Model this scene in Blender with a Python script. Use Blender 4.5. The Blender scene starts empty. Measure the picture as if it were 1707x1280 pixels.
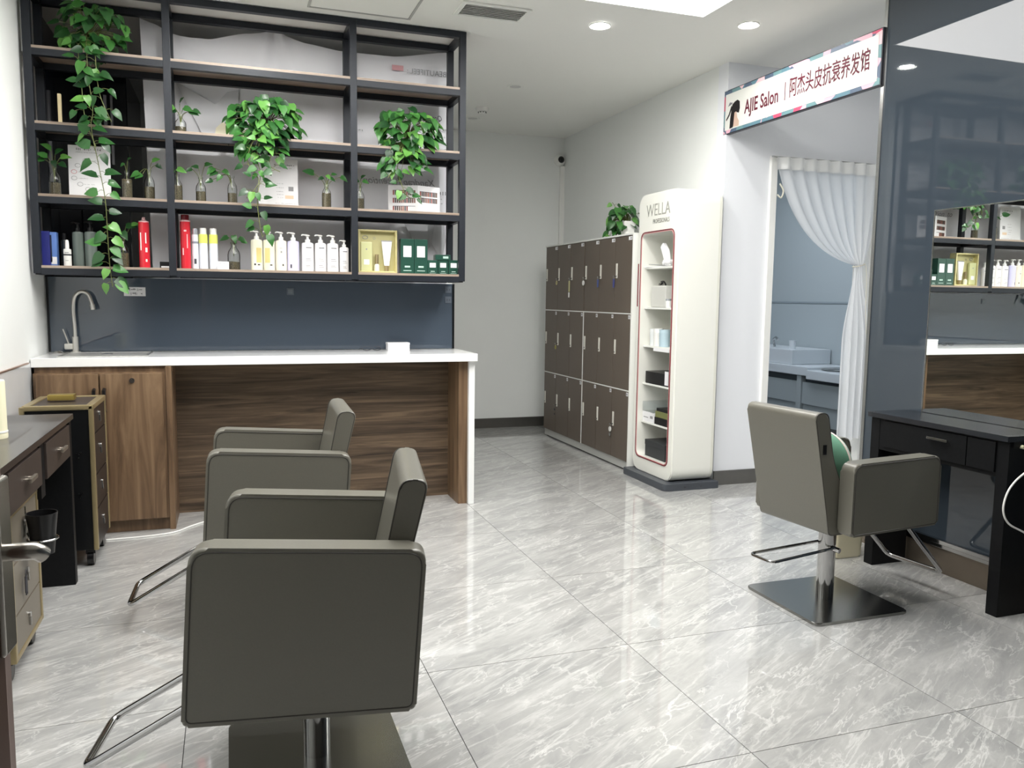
import bpy, bmesh, math, random
from mathutils import Vector, Matrix, Euler
random.seed(7)
PI = math.pi
SC = bpy.context.scene
COL = SC.collection
# ---------------------------------------------------------------- camera
W_, H_ = 1707, 1280
FPX = 1354.25
yaw, pitch, roll = math.radians(19.2016), math.radians(-6.0241), math.radians(0.72584)
fw = Vector((math.sin(yaw)*math.cos(pitch), math.cos(yaw)*math.cos(pitch), math.sin(pitch)))
rt = Vector((math.cos(yaw), -math.sin(yaw), 0))
up = rt.cross(fw)
r2 = rt*math.cos(roll) + up*math.sin(roll)
u2 = -rt*math.sin(roll) + up*math.cos(roll)
cd = bpy.data.cameras.new('camera'); cam = bpy.data.objects.new('camera', cd); COL.objects.link(cam)
cd.sensor_width = 36; cd.sensor_fit = 'HORIZONTAL'; cd.lens = FPX/W_*36; cd.clip_start = .05
M = Matrix(((r2.x, u2.x, -fw.x, 0), (r2.y, u2.y, -fw.y, 0), (r2.z, u2.z, -fw.z, 1.34), (0, 0, 0, 1)))
cam.matrix_world = M
SC.camera = cam
# ---------------------------------------------------------------- world, exposure, light levels
w = bpy.data.worlds.new('world'); SC.world = w; w.use_nodes = True
w.node_tree.nodes['Background'].inputs[0].default_value = (.8, .87, 1, 1)
w.node_tree.nodes['Background'].inputs[1].default_value = .3
vs = SC.view_settings; vs.view_transform = 'Standard'; vs.look = 'None'; vs.gamma = 1; vs.use_curve_mapping = False
vs.exposure = 0.74
PANEL = 4.3       # luminous ceiling panel
SPOT = 600.0       # downlight discs
ROOM2 = 3.2       # light in the wash room
CEIL = 2.985
def area(name, loc, sx, sy, power, col=(1, .98, .95)):
    l = bpy.data.lights.new(name, 'AREA'); l.shape = 'RECTANGLE'; l.size = sx; l.size_y = sy; l.energy = power; l.color = col
    o = bpy.data.objects.new(name, l); o.location = loc; COL.objects.link(o); return o

# ---------------------------------------------------------------- materials
MATS = {}
def lin(c): return tuple(((v/255)/12.92 if v/255 <= .04045 else ((v/255+.055)/1.055)**2.4) for v in c)
def mat(name, rgb=None, rough=.5, metal=0, spec=.5, coat=0, emit=None, srgb=True, noise=0, nscale=20, bump=0, coatr=.03, alpha=1, trans=0, ior=1.45, sheen=0):
    if name in MATS: return MATS[name]
    m = bpy.data.materials.new(name); m.use_nodes = True; MATS[name] = m
    nt = m.node_tree; b = nt.nodes['Principled BSDF']
    c = lin(rgb) if (rgb and srgb) else (rgb or (.8, .8, .8))
    b.inputs['Base Color'].default_value = (*c, 1)
    b.inputs['Roughness'].default_value = rough; b.inputs['Metallic'].default_value = metal
    b.inputs['Specular IOR Level'].default_value = spec
    b.inputs['Coat Weight'].default_value = coat; b.inputs['Coat Roughness'].default_value = coatr
    b.inputs['Transmission Weight'].default_value = trans; b.inputs['IOR'].default_value = ior
    if sheen: b.inputs['Sheen Weight'].default_value = sheen
    if emit: b.inputs['Emission Color'].default_value = (*emit[:3], 1); b.inputs['Emission Strength'].default_value = emit[3]
    if noise or bump:
        tc = nt.nodes.new('ShaderNodeTexCoord'); n = nt.nodes.new('ShaderNodeTexNoise')
        n.inputs['Scale'].default_value = nscale; n.inputs['Detail'].default_value = 5
        nt.links.new(tc.outputs['Object'], n.inputs['Vector'])
        if noise:
            r = nt.nodes.new('ShaderNodeValToRGB'); e = r.color_ramp.elements
            e[0].position = .3; e[1].position = .7
            e[0].color = (*[v*(1-noise) for v in c], 1); e[1].color = (*[min(1, v*(1+noise)) for v in c], 1)
            nt.links.new(n.outputs['Fac'], r.inputs['Fac']); nt.links.new(r.outputs['Color'], b.inputs['Base Color'])
        if bump:
            bp = nt.nodes.new('ShaderNodeBump'); bp.inputs['Strength'].default_value = bump; bp.inputs['Distance'].default_value = .001
            nt.links.new(n.outputs['Fac'], bp.inputs['Height']); nt.links.new(bp.outputs['Normal'], b.inputs['Normal'])
    return m
def wood(name, dark, mid, light, axis, rough=.38):
    m = mat(name, mid, rough); nt = m.node_tree; b = nt.nodes['Principled BSDF']
    tc = nt.nodes.new('ShaderNodeTexCoord'); mp = nt.nodes.new('ShaderNodeMapping')
    s = [18, 18, 18] if axis == 2 else [30, 30, 30]; s[axis] = 1.3; mp.inputs['Scale'].default_value = s
    n1 = nt.nodes.new('ShaderNodeTexNoise'); n1.inputs['Scale'].default_value = 1.0; n1.inputs['Detail'].default_value = 7; n1.inputs['Distortion'].default_value = .9
    n1.inputs['Roughness'].default_value = .62
    r = nt.nodes.new('ShaderNodeValToRGB'); e = r.color_ramp.elements
    e[0].position = .32; e[1].position = .72; e[0].color = (*lin(dark), 1); e[1].color = (*lin(light), 1)
    k = e.new(.5); k.color = (*lin(mid), 1)
    nt.links.new(tc.outputs['Object'], mp.inputs['Vector']); nt.links.new(mp.outputs['Vector'], n1.inputs['Vector'])
    nt.links.new(n1.outputs['Fac'], r.inputs['Fac']); nt.links.new(r.outputs['Color'], b.inputs['Base Color'])
    return m
def marble():
    m = mat('floor_marble', (190, 190, 188), .3, spec=.3, coat=1, coatr=.02); nt = m.node_tree; b = nt.nodes['Principled BSDF']; b.inputs['Coat IOR'].default_value = 1.65
    N = nt.nodes.new; L = nt.links.new
    tc = N('ShaderNodeTexCoord'); oi = N('ShaderNodeObjectInfo'); ml = N('ShaderNodeVectorMath'); ml.operation = 'SCALE'
    cb = N('ShaderNodeCombineXYZ'); L(oi.outputs['Random'], cb.inputs[0]); L(oi.outputs['Random'], cb.inputs[1]); ml.inputs['Scale'].default_value = 37
    L(cb.outputs[0], ml.inputs[0])
    mp = N('ShaderNodeMapping'); mp.inputs['Rotation'].default_value = (0, 0, math.radians(-30)); L(tc.outputs['Object'], mp.inputs['Vector'])
    ad = N('ShaderNodeVectorMath'); ad.operation = 'ADD'; L(mp.outputs[0], ad.inputs[0]); L(ml.outputs[0], ad.inputs[1])
    def mapped(sx, sy, rot=0, seed=0):
        s2 = N('ShaderNodeMapping'); s2.inputs['Scale'].default_value = (sx, sy, 1); s2.inputs['Location'].default_value = (seed, seed*.7, seed*.3)
        s2.inputs['Rotation'].default_value = (0, 0, rot); L(ad.outputs[0], s2.inputs['Vector']); return s2
    def noise(v, scale, detail, rough, dist):
        n = N('ShaderNodeTexNoise'); n.inputs['Scale'].default_value = scale; n.inputs['Detail'].default_value = detail; n.inputs['Roughness'].default_value = rough; n.inputs['Distortion'].default_value = dist
        L(v.outputs[0], n.inputs['Vector']); return n
    def math_(op, a, v):
        q = N('ShaderNodeMath'); q.operation = op; L(a, q.inputs[0])
        if isinstance(v, (int, float)): q.inputs[1].default_value = v
        else: L(v, q.inputs[1])
        return q.outputs[0]
    n1 = noise(mapped(2.0, 7.5), 1, 10, .68, .7)
    r1 = N('ShaderNodeValToRGB'); e = r1.color_ramp.elements; e[0].position = .34; e[1].position = .68
    e[0].color = (*lin((152, 153, 152)), 1); e[1].color = (*lin((188, 188, 186)), 1); k = e.new(.52); k.color = (*lin((172, 172, 170)), 1); L(n1.outputs['Fac'], r1.inputs['Fac'])
    def ridge(v, scale, width, detail, rough, dist, mask_scale, lo, hi):
        n = noise(v, scale, detail, rough, dist)
        c = math_('ABSOLUTE', math_('SUBTRACT', n.outputs['Fac'], .5), 0)
        d = N('ShaderNodeMapRange'); L(c, d.inputs['Value']); d.inputs['From Max'].default_value = width; d.inputs['To Min'].default_value = 1; d.inputs['To Max'].default_value = 0
        g = noise(v, mask_scale, 3, .5, .3); h = N('ShaderNodeMapRange'); L(g.outputs['Fac'], h.inputs['Value']); h.inputs['From Min'].default_value = lo; h.inputs['From Max'].default_value = hi
        return math_('MULTIPLY', d.outputs[0], h.outputs[0])
    def crack(v, scale, width, lo, hi):
        w0 = noise(v, scale*1.6, 4, .6, 0); mx = N('ShaderNodeMix'); mx.data_type = 'VECTOR'; mx.inputs['Factor'].default_value = .22; L(v.outputs[0], mx.inputs['A']); L(w0.outputs['Color'], mx.inputs['B'])
        vo = N('ShaderNodeTexVoronoi'); vo.feature = 'DISTANCE_TO_EDGE'; vo.inputs['Scale'].default_value = scale; L(mx.outputs['Result'], vo.inputs['Vector'])
        d = N('ShaderNodeMapRange'); L(vo.outputs['Distance'], d.inputs['Value']); d.inputs['From Max'].default_value = width; d.inputs['To Min'].default_value = 1; d.inputs['To Max'].default_value = 0
        g = noise(v, scale*.7, 3, .5, .3); h = N('ShaderNodeMapRange'); L(g.outputs['Fac'], h.inputs['Value']); h.inputs['From Min'].default_value = lo; h.inputs['From Max'].default_value = hi
        return math_('MULTIPLY', d.outputs[0], h.outputs[0])
    layers = ((ridge(mapped(1.0, 8.0, .05, 17), 1.6, .035, 6, .6, .3, .8, .35, .6), .55), (ridge(mapped(1.2, 5.0, -.1, 3), 1.8, .014, 5, .6, .5, 1.0, .42, .58), .7),
              (crack(mapped(1.3, 3.2, .2, 29), 2.6, .026, .47, .62), .6), (crack(mapped(1.6, 2.6, -.5, 41), 5.5, .04, .5, .66), .5))
    col = r1.outputs['Color']
    for v, s_ in layers:
        mx = N('ShaderNodeMix'); mx.data_type = 'RGBA'; L(math_('MULTIPLY', v, s_), mx.inputs['Factor']); L(col, mx.inputs['A']); mx.inputs['B'].default_value = (*lin((222, 222, 219)), 1); col = mx.outputs['Result']
    L(col, b.inputs['Base Color'])
    return m
def clear(name, tint=(.95, .97, .96), gl=.07):
    m = bpy.data.materials.new(name); m.use_nodes = True; nt = m.node_tree; nt.nodes.clear(); N = nt.nodes.new; L = nt.links.new
    o = N('ShaderNodeOutputMaterial'); t = N('ShaderNodeBsdfTransparent'); t.inputs[0].default_value = (*tint, 1)
    g = N('ShaderNodeBsdfGlossy'); g.inputs['Roughness'].default_value = .03; lw = N('ShaderNodeLayerWeight'); lw.inputs[0].default_value = .12
    ad = N('ShaderNodeMath'); ad.operation = 'ADD'; ad.use_clamp = True; L(lw.outputs['Fresnel'], ad.inputs[0]); ad.inputs[1].default_value = gl
    mx = N('ShaderNodeMixShader'); L(ad.outputs[0], mx.inputs[0]); L(t.outputs[0], mx.inputs[1]); L(g.outputs[0], mx.inputs[2]); L(mx.outputs[0], o.inputs[0])
    MATS[name] = m; return m
def sheer(name, rgb, a, tl=.35):
    m = bpy.data.materials.new(name); m.use_nodes = True; nt = m.node_tree; nt.nodes.clear(); N = nt.nodes.new; L = nt.links.new
    o = N('ShaderNodeOutputMaterial'); t = N('ShaderNodeBsdfTransparent'); d = N('ShaderNodeBsdfDiffuse'); d.inputs[0].default_value = (*lin(rgb), 1)
    tr = N('ShaderNodeBsdfTranslucent'); tr.inputs[0].default_value = (*lin(rgb), 1)
    m1 = N('ShaderNodeMixShader'); m1.inputs[0].default_value = tl; L(d.outputs[0], m1.inputs[1]); L(tr.outputs[0], m1.inputs[2])
    m2 = N('ShaderNodeMixShader'); m2.inputs[0].default_value = a; L(t.outputs[0], m2.inputs[1]); L(m1.outputs[0], m2.inputs[2]); L(m2.outputs[0], o.inputs[0])
    MATS[name] = m; return m
def leafmat():
    m = mat('leaf_green', (60, 120, 45), .33, spec=.5); nt = m.node_tree; b = nt.nodes['Principled BSDF']; N = nt.nodes.new; L = nt.links.new
    oi = N('ShaderNodeObjectInfo'); r = N('ShaderNodeValToRGB'); e = r.color_ramp.elements
    e[0].position = 0; e[1].position = 1; e[0].color = (*lin((26, 60, 32)), 1); e[1].color = (*lin((104, 156, 74)), 1)
    k = e.new(.5); k.color = (*lin((46, 94, 44)), 1); k = e.new(.8); k.color = (*lin((66, 122, 56)), 1)
    L(oi.outputs['Random'], r.inputs['Fac'])
    tc = N('ShaderNodeTexCoord'); n = N('ShaderNodeTexNoise'); n.inputs['Scale'].default_value = 3; L(tc.outputs['Object'], n.inputs['Vector'])
    mx = N('ShaderNodeMix'); mx.data_type = 'RGBA'; mx.blend_type = 'MULTIPLY'; mx.inputs['Factor'].default_value = .5
    rr = N('ShaderNodeValToRGB'); rr.color_ramp.elements[0].color = (.6, .6, .6, 1); rr.color_ramp.elements[1].color = (1.2, 1.2, 1.1, 1)
    L(n.outputs['Fac'], rr.inputs['Fac']); L(r.outputs['Color'], mx.inputs['A']); L(rr.outputs['Color'], mx.inputs['B'])
    L(mx.outputs['Result'], b.inputs['Base Color'])
    return m
WALL = mat('wall_paint', (238, 240, 238), .55, spec=.3, noise=.012, nscale=2.2)
CEILM = mat('ceiling_paint', (238, 238, 234), .7, spec=.2)
NICHE = mat('niche_paint', (236, 238, 242), .55, spec=.3)
TILE = marble(); GROUT = mat('grout', (52, 52, 52), .9)
DGLASS = mat('dark_glass', (56, 64, 72), .02, spec=.6, coat=.6, coatr=.01)
DGLASS2 = mat('dark_glass_shade', (30, 34, 42), .05, spec=.5)
BLACKM = mat('black_metal', (32, 36, 43), .42, metal=.2, spec=.5, noise=.08, nscale=30)
BLACKW = mat('black_wood', (13, 14, 16), .5, spec=.25, noise=.25, nscale=60)
BROWNW = mat('dark_brown_laminate', (58, 50, 46), .42, noise=.1, nscale=30)
WALH = wood('walnut_horizontal', (54, 44, 35), (90, 75, 60), (126, 106, 85), 0)
WALV = wood('walnut_vertical', (84, 65, 48), (112, 89, 67), (140, 115, 89), 2)
BOARD = wood('board_oak', (128, 112, 98), (154, 138, 124), (176, 160, 146), 0)
QUARTZ = mat('white_quartz', (240, 241, 240), .14, spec=.5, coat=.2)
STEEL = mat('steel', (190, 190, 188), .22, metal=1); CHROME = mat('chrome', (190, 190, 190), .08, metal=1)
BRUSH = mat('brushed_steel', (135, 131, 124), .3, metal=1, noise=.05, nscale=60)
PLATE = mat('base_plate_steel', (150, 150, 147), .22, metal=1)
LEATH = mat('taupe_leather', (104, 102, 93), .34, spec=.55, coat=.35, coatr=.3, bump=.25, nscale=220, noise=.03)
LEATHE = mat('leather_welt', (60, 58, 54), .45)
SKIRT = mat('skirting_steel', (118, 116, 112), .3, metal=.8, noise=.06, nscale=9)
LOCK = mat('locker_door_brown', (96, 86, 76), .45, noise=.03, nscale=5); WHITE = mat('white_laminate', (236, 237, 232), .35)
CREAM = mat('cabinet_cream_white', (238, 238, 230), .28, coat=.2); CREAMIN = mat('cabinet_inside', (226, 226, 214), .5)
RED = mat('red_trim', (112, 34, 42), .4); REDCAN = mat('red_can', (214, 44, 58), .25, coat=.4)
GLASSB = clear('bottle_glass'); GLASSC = clear('clear_acrylic', (.93, .95, .96), .06)
MIRROR = mat('mirror', (236, 240, 238), .0, metal=1)
LEAF = leafmat(); STEM = mat('stem', (104, 112, 62), .5); PEB = mat('pebbles', (88, 80, 60), .5, noise=.7, nscale=160)
WPL = mat('white_plastic', (240, 240, 236), .3, coat=.2); PAPER = mat('paper', (238, 238, 240), .6)
INK = mat('ink', (62, 62, 68), .6); INKG = mat('ink_grey', (150, 150, 152), .6); GOLD = mat('brass_edge', (176, 160, 122), .34, metal=.7)
GOLDB = mat('gold_card', (196, 190, 140), .4, metal=.3); GREENB = mat('dark_green_box', (36, 74, 62), .3, coat=.4)
CLOTH = sheer('banner_cloth', (246, 247, 252), .97, .12); TULLE = sheer('curtain_tulle', (246, 247, 248), .80, .45)
def emis(name, col, s): return mat(name, col, .5, emit=(*lin(col), s))
PANELM = emis('panel_light', (255, 253, 250), PANEL); SPOTM = emis('spot_light', (255, 254, 250), SPOT); SPOTM2 = emis('spot_light_dim', (255, 254, 250), SPOT*.22); SPOTM3 = emis('spot_light_mid', (255, 254, 250), SPOT*.68); SPOTM4 = emis('recess_fill_light', (255, 254, 250), SPOT*.10); R2M = emis('room_light', (236, 244, 255), ROOM2)

# ---------------------------------------------------------------- mesh helpers
def box(bm, x0, x1, y0, y1, z0, z1, bev=0, seg=2):
    r = bmesh.ops.create_cube(bm, size=1)
    vs_ = r['verts']
    bmesh.ops.scale(bm, vec=(x1-x0, y1-y0, z1-z0), verts=vs_)
    bmesh.ops.translate(bm, vec=((x0+x1)/2, (y0+y1)/2, (z0+z1)/2), verts=vs_)
    if bev:
        es = list({e for v in vs_ for e in v.link_edges})
        bmesh.ops.bevel(bm, geom=es, offset=bev, segments=seg, profile=.5, affect='EDGES')
def cyl(bm, c, r, h, n=24, r2_=None, axis='Z'):
    ret = bmesh.ops.create_cone(bm, cap_ends=True, segments=n, radius1=r, radius2=r if r2_ is None else r2_, depth=h)
    v = ret['verts']
    if axis == 'X': bmesh.ops.rotate(bm, verts=v, matrix=Matrix.Rotation(PI/2, 3, 'Y'))
    if axis == 'Y': bmesh.ops.rotate(bm, verts=v, matrix=Matrix.Rotation(-PI/2, 3, 'X'))
    bmesh.ops.translate(bm, vec=c, verts=v)
def lathe(bm, prof, c=(0, 0, 0), n=20, sx=1, sy=1):
    rings = []
    for r, z in prof:
        if r < 1e-6: rings.append([bm.verts.new((c[0], c[1], c[2]+z))])
        else: rings.append([bm.verts.new((c[0]+r*sx*math.cos(2*PI*i/n), c[1]+r*sy*math.sin(2*PI*i/n), c[2]+z)) for i in range(n)])
    for a, b in zip(rings, rings[1:]):
        for i in range(n):
            j = (i+1) % n
            if len(a) == 1 and len(b) == 1: continue
            if len(a) == 1: bm.faces.new((a[0], b[j], b[i]))
            elif len(b) == 1: bm.faces.new((a[i], a[j], b[0]))
            else: bm.faces.new((a[i], a[j], b[j], b[i]))
def smoothpath(pts, k=6):
    P = [Vector(p) for p in pts]; out = []
    for i in range(len(P)-1):
        a = P[max(i-1, 0)]; b = P[i]; c = P[i+1]; d = P[min(i+2, len(P)-1)]
        for s in range(k):
            t = s/k
            out.append(.5*((2*b)+(-a+c)*t+(2*a-5*b+4*c-d)*t*t+(-a+3*b-3*c+d)*t**3))
    out.append(P[-1]); return out
def tube(bm, pts, r, n=8, closed=False, r_end=None):
    P = [Vector(p) for p in pts]; N_ = len(P); rings = []; prev = None
    for i in range(N_):
        a = P[i-1] if (i or closed) else P[i]; b = P[(i+1) % N_] if (i < N_-1 or closed) else P[i]
        t = (b-a).normalized() if (b-a).length > 1e-9 else Vector((0, 0, 1))
        if prev is None:
            u = t.orthogonal().normalized()
        else:
            u = prev - t*prev.dot(t)
            u = u.normalized() if u.length > 1e-6 else t.orthogonal().normalized()
        prev = u; v = t.cross(u)
        rr = r if r_end is None else r+(r_end-r)*i/(N_-1)
        rings.append([bm.verts.new(P[i]+rr*(u*math.cos(2*PI*k/n)+v*math.sin(2*PI*k/n))) for k in range(n)])
    for i in range(N_ if closed else N_-1):
        A = rings[i]; B = rings[(i+1) % N_]
        for k in range(n): bm.faces.new((A[k], A[(k+1) % n], B[(k+1) % n], B[k]))
    if not closed:
        bm.faces.new(rings[0][::-1]); bm.faces.new(rings[-1])
def rounded(pts, rads, seg=6):
    """round the corners of a 2-D outline"""
    out = []; n = len(pts)
    for i in range(n):
        p = Vector(pts[i]); a = (Vector(pts[i-1])-p); b = (Vector(pts[(i+1) % n])-p)
        r = rads[i] if isinstance(rads, (list, tuple)) else rads
        if r <= 0: out.append(tuple(p)); continue
        A = p+a.normalized()*r; B = p+b.normalized()*r
        for s in range(seg+1):
            t = s/seg; q = (1-t)**2*A+2*t*(1-t)*p+t*t*B; out.append(tuple(q))
    return out
def prism(bm, outline, t0, t1, axis='Y', bev=0, seg=2, clamp=True):
    """extrude a 2-D outline between t0 and t1 along axis. X: outline=(y,z); Y: (x,z); Z: (x,y)"""
    def V(p, t): return {'X': (t, p[0], p[1]), 'Y': (p[0], t, p[1]), 'Z': (p[0], p[1], t)}[axis]
    a = [bm.verts.new(V(p, t0)) for p in outline]; b = [bm.verts.new(V(p, t1)) for p in outline]
    n = len(a); f0 = bm.faces.new(a); f1 = bm.faces.new(b[::-1])
    for i in range(n): bm.faces.new((a[i], b[i], b[(i+1) % n], a[(i+1) % n]))
    if bev:
        es = list(f0.edges)+list(f1.edges)
        bmesh.ops.bevel(bm, geom=es, offset=bev, segments=seg, profile=.5, affect='EDGES', clamp_overlap=True)
def done(bm, name, m, parent=None, smooth=False, loc=(0, 0, 0), rot=(0, 0, 0), auto=True):
    bmesh.ops.recalc_face_normals(bm, faces=bm.faces)
    me = bpy.data.meshes.new(name); bm.to_mesh(me); bm.free()
    if smooth:
        for p in me.polygons: p.use_smooth = True
        if auto: me.set_sharp_from_angle(angle=math.radians(40))
    if m: me.materials.append(m)
    o = bpy.data.objects.new(name, me); COL.objects.link(o); o.location = loc
    if smooth and auto: wn = o.modifiers.new('weighted_normal', 'WEIGHTED_NORMAL'); wn.keep_sharp = True; wn.weight = 80; o.rotation_euler = rot
    if parent: o.parent = parent
    return o
def B(name, m, *boxes, parent=None, bev=0, **k):
    bm = bmesh.new()
    for b in boxes: box(bm, *b, bev=bev)
    return done(bm, name, m, parent, smooth=bool(bev), **k)
def tag(o, label=None, cat=None, group=None, kind=None):
    if label: o['label'] = label
    if cat: o['category'] = cat
    if group: o['group'] = group
    if kind: o['kind'] = kind
    return o
def thing(name, label, cat, loc=(0, 0, 0), rz=0, group=None):
    o = bpy.data.objects.new(name, None); COL.objects.link(o); o.location = loc; o.rotation_euler = (0, 0, rz); o.empty_display_size = .05
    return tag(o, label, cat, group)
def struct(o): o['kind'] = 'structure'; return o
def text(name, s, size, m, parent, loc, rot, ext=.0004, align='CENTER', sx=1, shear=0, flip=False, bold=0):
    c = bpy.data.curves.new('t', 'FONT'); c.body = s; c.size = size; c.align_x = align; c.align_y = 'CENTER'; c.extrude = ext; c.shear = shear; c.resolution_u = 3; c.offset = bold
    t = bpy.data.objects.new('t', c); COL.objects.link(t); bpy.context.view_layer.update()
    me = bpy.data.meshes.new_from_object(t.evaluated_get(bpy.context.evaluated_depsgraph_get()))
    bpy.data.objects.remove(t); bpy.data.curves.remove(c)
    me.transform(Matrix.Diagonal((sx*(-1 if flip else 1), 1, 1, 1)))
    if flip: me.flip_normals()
    me.materials.clear(); me.materials.append(m); me.name = name
    o = bpy.data.objects.new(name, me); COL.objects.link(o); o.location = loc; o.rotation_euler = rot
    if parent: o.parent = parent
    return o
FRONT = (PI/2, 0, 0)        # text readable when looking along +y
TOWARDX = (PI/2, 0, -PI/2)  # text on a face whose normal is -x
def scribble(name, m, parent, x0, x1, z, h, y, rng, th=.0006):
    """rows of small flat marks standing for print too small to read"""
    bm = bmesh.new(); x = x0
    while x < x1:
        wd = rng.uniform(.25, .75)*h; 
        if rng.random() < .82:
            k = rng.random()
            if k < .5: box(bm, x, x+wd*.3, y-th, y, z-h/2*rng.uniform(.5, 1), z+h/2*rng.uniform(.5, 1))
            else: box(bm, x, x+wd, y-th, y, z-h*.1, z+h*.1)
            if k > .8: box(bm, x, x+wd, y-th, y, z+h*.25, z+h*.4)
        x += wd*.9
    return done(bm, name, m, parent)

# ================================================================= SETTING
fl = struct(B('floor', GROUT, (-1.15, 7.0, -1.7, 9.6, -.12, -.003)))
bm = bmesh.new(); box(bm, -.3987, .3987, -.3987, .3987, -.01, 0)
t0 = done(bm, 'tile', TILE, fl); t0.location = (1.844, 2.33, 0)
for i in range(-4, 5):
    for j in range(-5, 8):
        x = 1.844+.8*i; y = 2.33+.8*j
        if (i, j) == (0, 0) or x > 5.3 or x < -1.6: continue
        if x > 3.7 and (y < 3.4 or y > 5.8): continue
        if y > 5.9 and x < 1.0: continue
        t = t0.copy(); COL.objects.link(t); t.location = (x, y, 0)
struct(B('ceiling', CEILM, (-1.15, 7.0, -1.7, 9.6, CEIL, CEIL+.1)))
wl = struct(B('wall_left', WALL, (-1.15, -1.02, -1.7, 5.46, 0, CEIL)))
B('tile_panel', mat('glossy_wall_tile', (226, 229, 231), .06, coat=.5, noise=.05, nscale=3), (-1.02, -1.012, 2.0, 4.955, 0, .962), parent=wl)
B('trim_strip', mat('copper_trim', (150, 112, 92), .3, metal=.8), (-1.02, -1.008, 2.0, 4.90, .962, .968), parent=wl)
wlb = struct(B('wall_left_back', DGLASS2, (-1.15, -1.02, 5.46, 8.1, 0, CEIL)))
struct(B('wall_back', WALL, (-1.02, 3.45, 7.955, 8.1, 0, CEIL)))
struct(B('baseboard_back', SKIRT, (1.47, 3.31, 7.943, 7.955, 0, .10)))
struct(B('wall_right', WALL, (3.31, 3.45, 5.14, 7.955, 0, CEIL)))
struct(B('baseboard_right', SKIRT, (3.298, 3.31, 5.14, 7.943, 0, .10)))
struct(B('wall_partition', WALL, (1.42, 1.47, 5.50, 7.955, 0, CEIL)))
# half wall with dark glass behind the counter
hw = struct(B('wall_half', WALL, (-1.02, 1.46, 5.44, 5.50, 0, 1.43)))
B('glass_panel', mat('dark_glass_back', (72, 82, 94), .02, spec=.6, coat=.5, coatr=.01), (-1.0, 1.462, 5.43, 5.44, .99, 1.432), parent=hw)
B('glass_edge', mat('glass_edge_black', (16, 18, 22), .3), (-1.012, -1.0, 5.424, 5.44, .99, 1.432), (1.45, 1.463, 5.424, 5.43, .99, 1.432), parent=hw)
# recess with curtained doorway
ni = struct(B('wall_recess', NICHE, (3.31, 3.70, 5.02, 5.14, 0, CEIL), (4.62, 5.2, 5.02, 5.14, 0, CEIL), (3.70, 4.62, 5.02, 5.14, 2.375, CEIL)))
struct(B('baseboard_recess', SKIRT, (3.31, 3.68, 5.008, 5.02, 0, .105)))
struct(B('wall_recess_right', NICHE, (5.2, 5.3, 3.4, 5.14, 0, CEIL)))
d2 = struct(B('door_2', mat('door_frame_white', (240, 240, 236), .4), (3.68, 3.735, 4.995, 5.16, 0, 2.375), (4.59, 4.645, 4.995, 5.16, 0, 2.375), (3.735, 4.59, 4.995, 5.16, 2.345, 2.375), bev=.004))
# right wall clad in dark glass
wg = struct(B('wall_right_glass', NICHE, (3.345, 3.47, -1.7, 3.60, 0, CEIL), (3.47, 5.2, 3.40, 3.60, 0, CEIL)))
B('glass_panel', DGLASS, (3.333, 3.345, 1.92, 3.585, .172, CEIL-.002), parent=wg)
B('glass_panel', DGLASS, (3.333, 3.345, -1.7, 1.916, .172, CEIL-.002), parent=wg)
B('corner_trim', STEEL, (3.328, 3.36, 3.585, 3.607, 0, CEIL-.002), parent=wg)
B('steel_ledge', CHROME, (3.31, 3.345, -1.7, 3.585, .150, .172), (3.322, 3.345, -1.7, 3.585, .128, .148), parent=wg, bev=.003)
B('skirting', mat('skirting_brown_steel', (128, 118, 106), .25, metal=.7, noise=.1, nscale=5), (3.335, 3.345, -1.7, 3.585, 0, .128), parent=wg)
struct(B('wall_front', mat('front_wall_dimmed', (110, 108, 104), .6), (-1.02, 3.345, -1.7, -1.6, 0, CEIL)))  # grey stands in for the dark space behind the camera, dims the near chair
# wash room beyond
BLU = mat('washroom_wall', (178, 187, 190), .6)
struct(B('wall_washroom_right', BLU, (6.55, 6.7, 5.14, 9.5, 0, CEIL)))
wwb = struct(B('wall_washroom_back', BLU, (3.45, 6.55, 9.3, 9.5, 0, CEIL)))
B('wall_rail', mat('rail_blue', (150, 160, 166), .5), (6.54, 6.55, 5.2, 9.3, 1.325, 1.345), parent=wwb)
struct(B('wall_washroom_front', BLU, (5.2, 6.55, 5.02, 5.14, 0, CEIL)))
tag(B('ceiling_lamp', R2M, (4.4, 5.6, 6.2, 8.4, CEIL-.03, CEIL-.001)), 'light panel on the ceiling of the room behind the curtain', 'light')

# ================================================================= CEILING FITTINGS
t = thing('ceiling_light', 'large glowing rectangular light panel set in the ceiling at the top edge', 'light', (1.9, 3.0, CEIL))
B('diffuser', PANELM, (-2.45, .73, -1.15, 1.27, -.012, -.004), parent=t)
B('panel_frame', WHITE, (-2.46, -2.45, -1.16, 1.28, -.014, -.001), (.73, .74, -1.16, 1.28, -.014, -.001), (-2.45, .73, -1.16, -1.15, -.014, -.001), (-2.45, .73, 1.27, 1.28, -.014, -.001), parent=t)
def downlight(x, y, lit, label):
    t = thing('ceiling_downlight', label, 'light', (x, y, CEIL), group='round ceiling downlights')
    bm = bmesh.new(); lathe(bm, [(.045, -.003), (.062, -.008), (.066, -.001), (.045, -.001)], n=28); done(bm, 'ring', WHITE, t, True)
    bm = bmesh.new(); lathe(bm, [(0, -.003), (.047, -.003), (.047, -.001), (0, -.001)], n=28); done(bm, 'lens', {1: SPOTM, 2: SPOTM2, 3: SPOTM3, 4: SPOTM4}[lit] if lit else mat('lens_off', (200, 200, 198), .4), t)
downlight(2.154, 4.654, 1, 'lit round downlight in the ceiling just below the large light panel')
downlight(2.975, 4.321, 2, 'lit round downlight in the ceiling above the long salon sign')
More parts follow.
